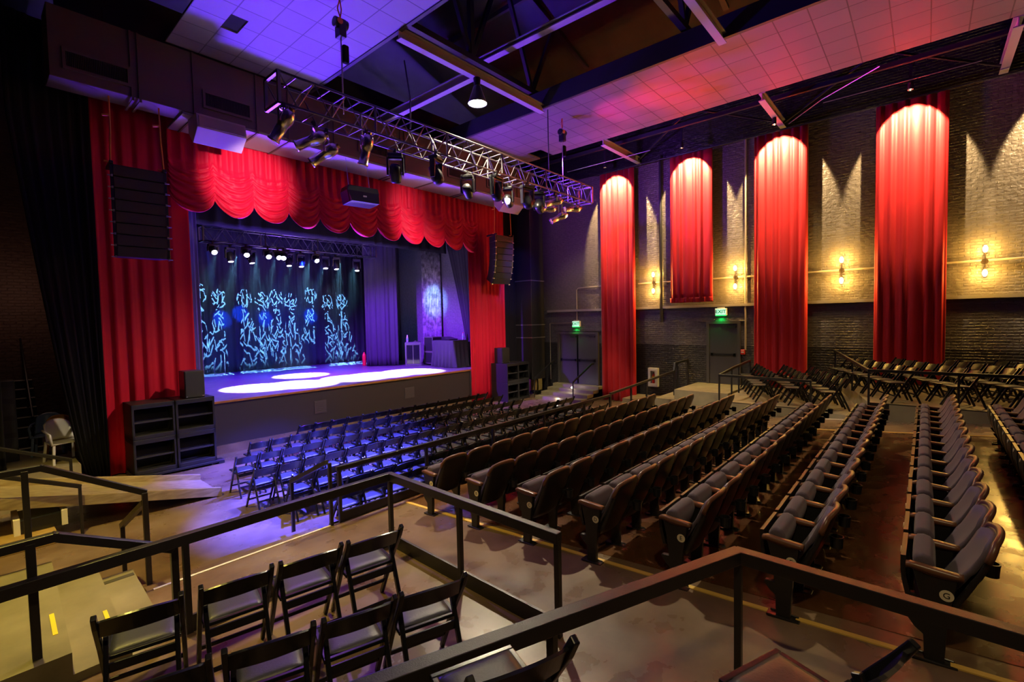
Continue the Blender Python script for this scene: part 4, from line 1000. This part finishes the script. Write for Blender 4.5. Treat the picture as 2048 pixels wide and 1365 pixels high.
# ------------------------------------------------------------------ hung and stacked loudspeakers
def line_array(label, x0, x1, yf, ztop, n, h, curve, yaw=0.0):
    t = thing('line_array', label, 'loudspeaker', ((x0 + x1) / 2, yf, ztop), yaw, 'hung line arrays'); w = (x1 - x0) / 2
    MB().box(-w, -w + 0.06, -0.02, 0.55, 0.0, 0.06).box(w - 0.06, w, -0.02, 0.55, 0.0, 0.06).box(-w, w, 0.2, 0.3, 0.0, 0.05).build('rigging_frame', BLKPLASTIC, t, bevel=0.005)
    p = Vector((0, 0, 0)); a = 0.0
    for k in range(n):
        dn = Vector((0, sin(a), -cos(a))); bk = Vector((0, cos(a), sin(a)))
        q = p + dn * h
        def quad(p_, q_, o0, o1, ww, m, inset=0.0):
            vs = []
            for pt, tp in ((p_ + dn * 0.008, 0.0), (q_ - dn * 0.008, 0.0)):
                vs += [pt + bk * o0 + Vector((-ww, 0, 0)), pt + bk * o0 + Vector((ww, 0, 0)), pt + bk * o1 + Vector((ww * 0.78, 0, 0)), pt + bk * o1 + Vector((-ww * 0.78, 0, 0))]
            return m.add(vs, [(0, 1, 2, 3), (7, 6, 5, 4), (0, 4, 5, 1), (1, 5, 6, 2), (2, 6, 7, 3), (3, 7, 4, 0)])
        cab = quad(p, q, 0.012, 0.50, w, MB()).build('cabinet', BLKPLASTIC, t, bevel=0.006)
        m = MB(); vs = []
        for pt in (p + dn * 0.018, q - dn * 0.014):
            vs += [pt + bk * -0.002 + Vector((-w + 0.06, 0, 0)), pt + bk * -0.002 + Vector((w - 0.06, 0, 0)), pt + bk * 0.02 + Vector((w - 0.06, 0, 0)), pt + bk * 0.02 + Vector((-w + 0.06, 0, 0))]
        m.add(vs, [(0, 1, 2, 3), (7, 6, 5, 4), (0, 4, 5, 1), (1, 5, 6, 2), (2, 6, 7, 3), (3, 7, 4, 0)])
        m.build('grille', GRILLE, cab)
        m = MB()
        for sx in (-1, 1):
            m.bar(q + bk * 0.0 + Vector((sx * (w - 0.03), 0, 0.02)), q + bk * 0.0 + Vector((sx * (w - 0.03), 0, -0.02)), 0.03, 0.03)
            m.cyl(q + bk * 0.01 + Vector((sx * (w - 0.01), 0, 0)), q + bk * 0.01 + Vector((sx * (w + 0.04), 0, 0)), 0.012, n=8)
        m.build('link_pin', STEEL, cab)
        p = q; a += curve[min(k, len(curve) - 1)]
    m = MB()
    for sx in (-1, 1):
        m.tube([(sx * (w - 0.03), 0.1, 0.05), (sx * (w - 0.06), 0.1, 0.75), (sx * (w - 0.06), 0.1, 1.36)], 0.016, 6)
        m.bar((sx * (w - 0.03) - 0.10, 0.1, 0.06), (sx * (w - 0.03) + 0.02, 0.1, 0.05), 0.03, 0.03); m.bar((sx * (w - 0.06) - 0.12, 0.1, 0.95), (sx * (w - 0.06), 0.1, 0.98), 0.03, 0.035)
    m.build('sling', ORANGE, t)
    return t
line_array('tall black hung line array of eight cabinets in front of the left red drape', 2.05, 2.98, 12.15, 6.50, 8, 0.228, [0, 0, 0, 0, 0.01, 0.02, 0.02, 0.03], radians(-3))
line_array('curved black hung line array of eight cabinets in front of the right red drape', 13.35, 14.25, 12.25, 6.48, 8, 0.235, [0.01, 0.03, 0.04, 0.06, 0.08, 0.10, 0.12, 0.12], radians(-8))

def sub_cabinet(name):
    t = thing(name, 'x', 'speaker cabinet')
    w, dp, h = 0.385, 0.80, 0.755
    MB().box(-w, w, dp - 0.03, dp, 0, h).box(-w, -w + 0.045, 0, dp, 0, h).box(w - 0.045, w, 0, dp, 0, h).box(-w, w, 0, dp, 0, 0.09).box(-w, w, 0, dp, h - 0.10, h).build('shell', P('cabinet_black', (0.014, 0.013, 0.014), 0.45, bump=(60, 0.1)), t, bevel=0.008)
    MB().box(-w + 0.045, w - 0.045, 0.03, 0.10, h * 0.46, h * 0.46 + 0.035).build('shelf_bar', P('cabinet_edge', (0.03, 0.028, 0.03), 0.4), t)
    def baffle(u, v): return ((u - 0.5) * (2 * w - 0.09), 0.26 + 0.22 * abs(2 * v - 0.92), 0.09 + v * (h - 0.19))
    MB().slab(baffle, 2, 8, lambda u, v: (0, 0.02, 0)).build('baffle', P('cabinet_inner', (0.010, 0.009, 0.010), 0.6), t)
    return t
sub0 = sub_cabinet('bass_cabinet')
subs = [(2.635, 12.60, 0.10, 'lower left of the stack beside the left red drape'), (2.635, 12.60, 0.86, 'upper left of the stack beside the left red drape'),
        (3.415, 12.58, 0.10, 'lower right of the stack at the left stage corner'), (3.415, 12.58, 0.86, 'upper right of the stack at the left, under the small speaker')]
for i, (x, y, z, l) in enumerate(subs):
    s = sub0 if i == 0 else dup(sub0)
    s.location = (x, y, z); s['label'] = 'black open-fronted bass cabinet, ' + l; s['group'] = 'bass cabinets left of the stage'
for x, y, z, l in ((14.33, 12.42, 0.0, 'lower left of the stack right of the stage'), (14.33, 12.42, 0.757, 'upper left of the stack right of the stage'),
                   (15.03, 12.44, 0.0, 'lower right of the stack right of the stage'), (15.03, 12.44, 0.757, 'upper right of the stack right of the stage')):
    dup(sub0, (x, y, z), 0, 'black open-fronted bass cabinet, ' + l, 'bass cabinets right of the stage', (0.9, 1.1, 1))
t = thing('cabinet_dolly', 'low black wheeled dolly under the left bass cabinets', 'dolly', (3.0, 12.6, 0))
MB().box(-0.78, 0.82, -0.06, 0.72, 0.045, 0.10).box(-0.85, -0.78, -0.25, 0.3, 0.0, 0.06).box(0.82, 0.95, -0.05, 0.2, 0.0, 0.09).build('deck', BLKPLASTIC, t, bevel=0.01)
for sx in (-0.7, 0.7):
    for sy in (0.0, 0.62): MB().cyl((sx - 0.02, sy, 0.024), (sx + 0.02, sy, 0.024), 0.024, n=12).build('wheel', BLKPLASTIC, t)
def small_speaker(label, loc, w, dp, h, rz=0):
    t = thing('small_speaker', label, 'loudspeaker', loc, rz)
    MB().box(-w / 2, w / 2, 0, dp, 0, h).build('cabinet', BLKPLASTIC, t, bevel=0.015)
    MB().box(-w / 2 + 0.02, w / 2 - 0.02, -0.012, 0.0, 0.02, h - 0.02).build('grille', GRILLE, t)
    MB().box(-w / 2 + 0.02, -w / 2 + 0.05, -0.016, -0.012, 0.03, 0.045).box(w / 2 - 0.06, w / 2 - 0.02, -0.016, -0.012, 0.03, 0.045).build('badge', STEEL, t)
    return t
small_speaker('small black speaker on top of the left bass cabinets, at the stage corner', (3.44, 12.66, 1.617), 0.40, 0.42, 0.62)
small_speaker('small black speaker on top of the right bass cabinets', (14.28, 12.75, 1.514), 0.46, 0.42, 0.62)
# centre speaker under the truss
t = thing('hung_speaker', 'black two-way speaker hanging in front of the middle of the valance', 'loudspeaker', (7.36, 11.55, 6.98), radians(-8))
m = MB().prism([(-0.42, 0.0), (0.42, 0.0), (0.46, -0.14), (0.40, -0.46), (-0.40, -0.46), (-0.46, -0.14)], 'y', 0.12, 0.62); cb = m.build('cabinet', BLKPLASTIC, t, bevel=0.02)
MB().add([(-0.44, 0.12, -0.14), (0.44, 0.12, -0.14), (0.385, -0.02, -0.45), (-0.385, -0.02, -0.45), (-0.44, 0.14, -0.14), (0.44, 0.14, -0.14), (0.385, 0.14, -0.45), (-0.385, 0.14, -0.45)],
         [(0, 1, 2, 3), (7, 6, 5, 4), (0, 4, 5, 1), (1, 5, 6, 2), (2, 6, 7, 3), (3, 7, 4, 0)]).build('grille', P('blue_grey_grille', (0.03, 0.03, 0.035), 0.4, bump=(300, 0.3)), cb)
MB().box(-0.05, 0.05, 0.035, 0.045, -0.30, -0.26).build('badge', WHITEM, cb)
MB().tube([(-0.3, 0.4, 0.0), (-0.3, 0.55, 0.88)], 0.01, 6).tube([(0.3, 0.4, 0.0), (0.3, 0.55, 0.88)], 0.01, 6).build('hanging_wire', STEEL, t)
# beige fills under the duct
for x, lab, rz in ((3.96, 'beige wedge speaker under the duct at the left', 0), (13.55, 'beige wedge speaker under the duct at the right', -6)):
    t = thing('wedge_speaker', lab, 'loudspeaker', (x, 11.50 if x > 9 else 11.72, 7.80), radians(rz), 'wedge speakers under the duct')
    b = MB().prism([(0.05, 0.0), (0.60, 0.0), (0.60, -0.30), (0.34, -0.56), (0.0, -0.30)], 'x', -0.49, 0.49).build('cabinet', BEIGE, t, bevel=0.012)
    MB().add([(-0.45, 0.028, -0.05), (0.45, 0.028, -0.05), (0.45, -0.016, -0.28), (-0.45, -0.016, -0.28), (-0.45, 0.05, -0.05), (0.45, 0.05, -0.05), (0.45, 0.02, -0.28), (-0.45, 0.02, -0.28)],
             [(0, 1, 2, 3), (7, 6, 5, 4), (0, 4, 5, 1), (1, 5, 6, 2), (2, 6, 7, 3), (3, 7, 4, 0)]).build('grille', P('beige_grille', (0.26, 0.20, 0.17), 0.7, bump=(200, 0.3)), t)
    MB().box(-0.40, -0.34, 0.30, 0.40, -0.01, 0.03).box(0.34, 0.40, 0.30, 0.40, -0.01, 0.03).build('bracket', BLKPLASTIC, t)

# ------------------------------------------------------------------ on the stage
# corrugated sheet and things around the stage right wall
CORR = P('weathered_corrugated_sheet', (0.34, 0.33, 0.36), 0.45, 0.3, var=(5, (0.09, 0.085, 0.10)), bump=(8, 0.3))
c = MB().slab(lambda u, v: (14.10 + 0.035 * cos(2 * pi * u * 11), 17.75 - 1.30 * u, 1.36 + 5.3 * v), 88, 6, lambda u, v: (0.015, 0, 0)).build('corrugated_panel', CORR, None, smooth=True)
tag(c, 'tall weathered corrugated metal sheet on the right side wall of the stage', 'panel')
t = thing('equipment_cabinet', 'dark boxy equipment cabinet with glass doors at the right of the stage', 'cabinet', (12.90, 16.95, SZT), radians(-38))
MB().box(-0.34, 0.34, -0.34, 0.34, 0, 0.10).box(-0.34, 0.34, -0.34, 0.34, 0.92, 1.04).box(-0.34, -0.27, -0.34, 0.34, 0.1, 0.92).box(0.27, 0.34, -0.34, 0.34, 0.1, 0.92).box(-0.27, 0.27, 0.30, 0.34, 0.1, 0.92).build('body', P('cabinet_grey', (0.07, 0.065, 0.08), 0.4), t, bevel=0.01)
for sx in (-1, 1): MB().box(min(0, sx * 0.265), max(0, sx * 0.265), -0.325, -0.315, 0.11, 0.91).build('glass_door', P('smoked_glass', (0.01, 0.01, 0.015), 0.06), t)
MB().box(-0.006, 0.006, -0.34, -0.325, 0.11, 0.91).build('door_edge', STEEL, t)
def bottle(name, lab, loc, cap, body, sc=1.0):
    t = thing(name, lab, 'bottle', loc); t.scale = (sc, sc, sc)
    MB().lathe([(0.0, 0.0), (0.032, 0.0), (0.034, 0.02), (0.034, 0.14), (0.026, 0.17), (0.013, 0.20), (0.013, 0.215), (0.0, 0.215)], n=14).build('body', body, t, smooth=True)
    MB().cyl((0, 0, 0.21), (0, 0, 0.235), 0.015, n=12).build('cap', cap, t)
    MB().cyl((0, 0, 0.07), (0, 0, 0.12), 0.0347, n=14, caps=False).build('paper_label', P('bottle_label', (0.10, 0.55, 0.60), 0.4), t)
WATER = P('water_plastic', (0.35, 0.45, 0.50), 0.1)
bottle('water_bottle', 'water bottle with teal label on top of the equipment cabinet', (12.66, 17.02, SZT + 1.04), WHITEM, WATER, 1.3)
bottle('water_bottle', 'red-capped bottle at the corner of the draped table', (13.84, 14.75, SZT + 1.125), P('cap_red', (0.7, 0.04, 0.03), 0.4), WATER, 1.3)
tag(MB().box(12.88, 13.10, 16.80, 16.92, SZT + 1.04, SZT + 1.06).box(12.94, 13.0, 16.83, 16.89, SZT + 1.06, SZT + 1.10).build('microphone_clip', STEEL, None, bevel=0.006), 'small metal stand clip lying on the equipment cabinet', 'clip')
t = thing('skirted_table', 'table wholly covered by a violet-lit black cloth at the right of the stage', 'table', (13.42, 15.0, SZT), radians(0))
MB().box(-0.36, 0.42, -0.48, 0.75, 1.06, 1.10).build('table_top', BLKPLASTIC, t)
for sx, sy in ((-0.3, -0.42), (0.34, -0.42), (-0.3, 0.66), (0.34, 0.66)): MB().box(sx - 0.02, sx + 0.02, sy - 0.02, sy + 0.02, 0, 1.06).build('leg', STEEL, t)
def cloth(u, v):
    per = [(-0.38, 0.77), (-0.38, -0.50), (0.44, -0.50), (0.44, 0.77)]; seg = [1.27, 0.82, 1.27]; tot = sum(seg); s = u * tot; k = 0
    while k < 2 and s > seg[k]: s -= seg[k]; k += 1
    a, b = per[k], per[k + 1]; f = min(1, s / seg[k]); x = a[0] + (b[0] - a[0]) * f; y = a[1] + (b[1] - a[1]) * f
    o = (0.02 + 0.05 * (1 - v)) * (1 + cos(2 * pi * u * 15)) * (1 - v) ** 0.6
    nx, ny = ((-1, 0), (0, -1), (1, 0))[k]
    return (x + nx * o, y + ny * o, 0.02 + 1.09 * v)
cl = tag(MB().grid(cloth, 120, 8).box(-0.385, 0.445, -0.505, 0.775, 1.105, 1.118).build('table_cloth', NAVYCLOTH, None, smooth=False, solid=0.008), 'black floor-length cloth over the table at the right of the stage', 'tablecloth')
cl.location = (13.42, 15.0, SZT)
t = thing('rack_case', 'road case with bright metal edges standing behind the draped table', 'flight case', (13.55, 16.35, SZT))
MB().box(-0.28, 0.28, -0.28, 0.28, 0.10, 0.58).build('case_body', BLKPLASTIC, t)
MB().box(-0.28, 0.28, -0.28, 0.28, 0.62, 1.24).build('case_body', BLKPLASTIC, t)
m = MB()
for z0, z1 in ((0.10, 0.58), (0.62, 1.24)):
    for sx in (-1, 1):
        for sy in (-1, 1): m.box(sx * 0.28 - 0.014, sx * 0.28 + 0.014, sy * 0.28 - 0.014, sy * 0.28 + 0.014, z0, z1)
    for z in (z0, z1):
        for sy in (-1, 1): m.box(-0.28, 0.28, sy * 0.28 - 0.014, sy * 0.28 + 0.014, z - 0.014, z + 0.014)
        for sx in (-1, 1): m.box(sx * 0.28 - 0.014, sx * 0.28 + 0.014, -0.28, 0.28, z - 0.014, z + 0.014)
m.build('metal_edge', STEEL, t)
for sx in (-0.22, 0.22): MB().cyl((sx - 0.02, -0.2, 0.05), (sx + 0.02, -0.2, 0.05), 0.05, n=14).build('wheel', P('caster_white', (0.6, 0.6, 0.6), 0.4), t)
t = thing('mixer_console', 'flat dark mixing console on the draped table', 'mixer', (13.55, 15.28, SZT + 1.118))
MB().prism([(-0.24, 0.0), (0.24, 0.0), (0.24, 0.14), (-0.24, 0.04)], 'x', -0.25, 0.25).build('body', BLKPLASTIC, t, bevel=0.01)
MB().box(-0.25, -0.15, -0.1, 0.0, 0.07, 0.075).build('fader_panel', STEEL, t)
tag(MB().tube([(13.1, 15.9, SZT + 0.012), (13.3, 15.4, SZT + 0.012), (12.95, 15.0, SZT + 0.012), (13.2, 14.5, SZT + 0.012), (13.6, 14.2, SZT + 0.012), (13.9, 14.0, SZT + 0.012)], 0.014, 6).build('cable', BLKPLASTIC, None, smooth=True), 'black cable snaking on the stage floor round the draped table', 'cable')
t = thing('fire_extinguisher', 'red fire extinguisher on the stage floor left of the violet-lit drape', 'fire extinguisher', (11.75, 19.0, SZT))
MB().lathe([(0.0, 0.0), (0.08, 0.0), (0.085, 0.03), (0.085, 0.45), (0.06, 0.53), (0.025, 0.57), (0.025, 0.61), (0.0, 0.61)], n=16).build('tank', P('extinguisher_red', (0.55, 0.02, 0.02), 0.3), t, smooth=True)
MB().box(-0.09, 0.03, -0.02, 0.02, 0.61, 0.67).build('valve', BLKPLASTIC, t)
# small floor frame at the left of the backdrop
t = thing('floor_stand', 'small thin metal stand frame on the stage floor at the far left', 'stand', (6.55, 21.0, SZT))
MB().tube([(-0.15, 0, 0.0), (-0.15, 0, 0.55)], 0.012, 6).tube([(0.22, 0, 0.0), (0.22, 0, 0.85)], 0.012, 6).box(-0.17, 0.24, -0.02, 0.02, 0.0, 0.03).build('frame', STEEL, t)

# ------------------------------------------------------------------ far left corner
def plastic_chair(label, loc, rz, col):
    t = thing('plastic_chair', label, 'plastic chair', loc, rz); M_ = P('plastic_' + col[0], col[1], 0.3)
    MB().slab(lambda u, v: ((u - 0.5) * (0.46 - 0.04 * v), 0.24 + 0.14 * v - 0.10 * (2 * u - 1) ** 2 * (1 - 0.3 * v), 0.44 + 0.42 * v - 0.09 * v * abs(2 * u - 1) ** 3), 10, 8, lambda u, v: (0, 0.012, 0)).build('backrest', M_, t, smooth=True)
    MB().slab(lambda u, v: ((u - 0.5) * 0.46, -0.24 + 0.46 * v, 0.43 - 0.02 * sin(pi * v) - 0.03 * max(0, 0.2 - v)), 6, 6, lambda u, v: (0, 0, -0.02)).build('seat', M_, t, smooth=True)
    for sx in (-1, 1):
        MB().bar((sx * 0.22, -0.20, 0.43), (sx * 0.25, -0.25, 0), 0.045, 0.045).build('leg', M_, t, bevel=0.008)
        MB().bar((sx * 0.21, 0.22, 0.43), (sx * 0.24, 0.30, 0), 0.045, 0.045).build('leg', M_, t, bevel=0.008)
        MB().tube([(sx * 0.25, -0.22, 0.40), (sx * 0.275, -0.22, 0.62), (sx * 0.27, 0.05, 0.66), (sx * 0.235, 0.30, 0.66)], 0.022, 8).build('arm', M_, t, smooth=True)
    return t
plastic_chair('white plastic chair on the far left landing, partly behind the black drape', (1.28, 13.55, 0.5), radians(12), ('white', (0.62, 0.58, 0.52)))
plastic_chair('blue plastic chair at the back of the far left landing', (1.15, 14.75, 0.5), radians(-10), ('blue', (0.20, 0.30, 0.45)))
plastic_chair('yellow plastic chair between the white and the blue one', (1.36, 14.15, 0.5), radians(8), ('yellow', (0.72, 0.34, 0.02)))
# dark stairs behind
t = thing('back_stairs', 'dark backstage stairs with pale step edges in the far left corner', 'stairs', (0.2, 15.2, 0.5))
m = MB(); e = MB()
for k in range(9):
    m.box(-0.9, 0.9, 0.0 + 0.26 * k, 0.26 * (k + 1), 0, 0.2 * (k + 1) - 0.1); e.box(-0.9, 0.9, 0.26 * k - 0.01, 0.26 * k + 0.03, 0.2 * (k + 1) - 0.11, 0.2 * (k + 1) - 0.09)
m.build('step', P('stair_black', (0.02, 0.02, 0.022), 0.5), t); e.build('step_edge', TAPE, t)
MB().tube([(0.75, -0.1, 0.8), (0.75, 2.2, 2.7)], 0.02, 6).tube([(0.75, -0.1, 0.0), (0.75, -0.1, 0.8)], 0.02, 6).tube([(0.75, 1.0, 0.9), (0.75, 1.0, 1.7)], 0.02, 6).build('handrail', RAILPAINT, t)
t = thing('amplifier_rack', 'black equipment rack standing at the left frame edge in front of the stairs', 'rack', (0.35, 14.4, 0.5))
MB().box(-0.22, 0.32, 0, 0.55, 0, 1.7).build('body', BLKPLASTIC, t, bevel=0.01)
for k in range(4): MB().box(-0.19, 0.29, -0.012, 0, 0.25 + 0.36 * k, 0.50 + 0.36 * k).build('unit_panel', P('rack_unit', (0.05, 0.05, 0.055), 0.35, 0.5), t)
# metal ramp
t = thing('loading_ramp', 'long dirty metal ramp leaning from the left deck down to the pit floor', 'ramp', (3.1, 10.1, 0))
RP = P('ramp_metal', (0.46, 0.37, 0.20), 0.5, 0.35, var=(7, (0.30, 0.23, 0.11)), stretch=(0.6, 3, 3))
def ramp_pt(s, y): return (3.12 - s * 3.6, y, 0.02 + s * 0.80)
m = MB(); a, b = Vector(ramp_pt(0, 10.2)), Vector(ramp_pt(1, 10.3))
def ramp_part(y00, y10, y01, y11, z0, z1):
    vs = []
    for s, ya, yb in ((0, y00, y10), (1, y01, y11)):
        p = ramp_pt(s, 0); vs += [(p[0], ya, p[2] + z0), (p[0], yb, p[2] + z0), (p[0], yb, p[2] + z1), (p[0], ya, p[2] + z1)]
    return MB().add(vs, [(0, 1, 2, 3), (7, 6, 5, 4), (0, 4, 5, 1), (1, 5, 6, 2), (2, 6, 7, 3), (3, 7, 4, 0)])
at(ramp_part(10.22, 11.40, 10.22, 11.55, 0.0, 0.03).build('deck', RP), t)
at(ramp_part(10.15, 10.22, 10.15, 10.22, -0.03, 0.14).build('side_rail', RP, bevel=0.006), t)
at(ramp_part(11.40, 11.47, 11.55, 11.62, -0.03, 0.14).build('side_rail', RP, bevel=0.006), t)
# low black case under the ramp, and the little deck with taped edges
t = thing('black_case', 'shiny black case with pale taped edges under the metal ramp', 'case', (0.66, 10.45, 0.2))
MB().box(-0.28, 0.22, -0.30, 0.28, 0.0, 0.22).build('body', P('case_gloss', (0.012, 0.012, 0.012), 0.12), t, bevel=0.02)
for sx in (-0.30, 0.22): MB().box(sx, sx + 0.07, -0.32, 0.30, 0.0, 0.235).build('tape_band', TAPE, t)
box_ = tag(MB().box(-0.8, 0.80, 9.95, 11.1, 0.0, 0.20).build('low_step_box', PLY, None, bevel=0.01), 'low plywood box on the pit floor under the black case, at the left', 'step box')
# plywood panels by the double door
t = thing('plywood_crate', 'plywood crate standing on the floor between the bass cabinets and the double door steps', 'crate', (16.3, 13.1, 0))
MB().box(0.0, 0.35, -0.38, 0.02, 0.16, 0.66).build('panel', PLY, t); MB().box(0.0, 0.35, 0.08, 0.50, 0.10, 0.72).build('panel', PLY, t)
MB().box(-0.02, 0.36, -0.40, 0.52, 0.06, 0.10).box(0.0, 0.04, -0.38, -0.34, 0, 0.66).box(0.0, 0.04, 0.46, 0.50, 0, 0.66).box(0.31, 0.35, -0.38, -0.34, 0, 0.66).box(0.31, 0.35, 0.46, 0.50, 0, 0.66).build('frame', BLKPLASTIC, t)

# ------------------------------------------------------------------ pattern projections (gobos) on the backdrop
def gobo(name, loc, target, power, seed, spread, headv, bodyw, length):
    o = spot(name, loc, target, power, (0.20, 0.62, 1.0), 62, 0.05, 0.003)
    l = o.data; l.use_nodes = True; n = l.node_tree.nodes; k = l.node_tree.links
    em = n['Emission']
    tc = n.new('ShaderNodeTexCoord'); sp = n.new('ShaderNodeSeparateXYZ'); k.new(tc.outputs['Normal'], sp.inputs[0])
    def M(op, a, b=None, c=None):
        q = n.new('ShaderNodeMath'); q.operation = op
        for i, v in enumerate((a, b, c)):
            if v is None: continue
            if isinstance(v, (int, float)): q.inputs[i].default_value = v
            else: k.new(v, q.inputs[i])
        return q.outputs[0]
    az = M('ABSOLUTE', sp.outputs[2])
    u = M('DIVIDE', sp.outputs[0], az); v = M('DIVIDE', sp.outputs[1], az)
    # silhouette: head ellipse plus widening skirt
    hu = M('POWER', M('ABSOLUTE', M('DIVIDE', u, 0.075)), 2); hv = M('POWER', M('ABSOLUTE', M('DIVIDE', M('SUBTRACT', v, headv), 0.10)), 2)
    head = M('LESS_THAN', M('ADD', hu, hv), 1.0)
    t = M('SUBTRACT', headv - 0.11, v)
    half = M('MULTIPLY_ADD', t, bodyw, 0.03)
    body = M('MULTIPLY', M('LESS_THAN', M('ABSOLUTE', M('MULTIPLY_ADD', t, spread, u)), half), M('MULTIPLY', M('GREATER_THAN', t, 0.0), M('LESS_THAN', t, length)))
    mask = M('MAXIMUM', head, body)
    out = None
    for j, sc in enumerate((19.0, 25.0)):
        cb = n.new('ShaderNodeCombineXYZ'); k.new(M('MULTIPLY_ADD', u, sc, seed * 7.3 + j * 31), cb.inputs[0]); k.new(M('MULTIPLY_ADD', v, sc * (0.62 if j == 1 else 0.8), seed * 3.1), cb.inputs[1])
        vo = n.new('ShaderNodeTexVoronoi'); vo.voronoi_dimensions = '2D'; vo.inputs['Scale'].default_value = 1.0; k.new(cb.outputs[0], vo.inputs['Vector'])
        sb = n.new('ShaderNodeVectorMath'); sb.operation = 'SUBTRACT'; k.new(cb.outputs[0], sb.inputs[0]); k.new(vo.outputs['Position'], sb.inputs[1])
        s2 = n.new('ShaderNodeSeparateXYZ'); k.new(sb.outputs[0], s2.inputs[0]); s3 = n.new('ShaderNodeSeparateXYZ'); k.new(vo.outputs['Color'], s3.inputs[0])
        an = M('MULTIPLY_ADD', s3.outputs[0], 2.6, 0.3)
        ca, sa = M('COSINE', an), M('SINE', an)
        p = M('ADD', M('MULTIPLY', s2.outputs[0], ca), M('MULTIPLY', s2.outputs[1], sa)); q = M('SUBTRACT', M('MULTIPLY', s2.outputs[1], ca), M('MULTIPLY', s2.outputs[0], sa))
        dash = M('MULTIPLY', M('LESS_THAN', M('ABSOLUTE', q), 0.085), M('LESS_THAN', M('ABSOLUTE', p), 0.62))
        out = dash if out is None else M('MAXIMUM', out, dash)
    k.new(M('MULTIPLY', out, mask), em.inputs['Strength'])
    return o
GX = [(6.15, 3.9, 3.2), (6.85, 4.25, 1.6), (7.8, 4.25, 1.6), (8.5, 3.75, 2.6), (9.1, 3.95, 2.8), (9.72, 4.05, 1.5), (10.65, 4.4, 2.7), (11.45, 3.7, 1.7), (12.2, 4.0, 1.5)]
for i, (x, zt_, zb) in enumerate(GX):
    sx = 5.7 + i * 0.64
    gobo('pattern_projector', (sx, 17.95, 5.72), (x, 21.55, (zt_ + zb) / 2 + 0.1), 36000, i + 1, (0.0, 0.12, -0.15, -0.1, 0.05)[i % 5], 0.30 if zb < 2 else 0.22, 0.11 + 0.05 * (i % 3), 0.62 if zb < 2 else 0.34)

# thin haze behind the stage truss, in which the projector beams show
hz = MB().box(4.6, 11.4, 17.9, 21.4, 1.40, 5.9).build('stage_haze', MATS['lamp_glow'])
hm = bpy.data.materials.new('haze'); hn, hl = nodes_of(hm); hn.remove(hn['Principled BSDF'])
vs_ = hn.new('ShaderNodeVolumeScatter'); vs_.inputs['Density'].default_value = 0.0035; vs_.inputs['Anisotropy'].default_value = 0.2
hl.new(vs_.outputs[0], hn['Material Output'].inputs['Volume'])
hz.data.materials.clear(); hz.data.materials.append(hm)
hz['kind'] = 'stuff'; tag(hz, 'thin blue haze hanging in front of the backdrop under the stage lamps', 'haze')
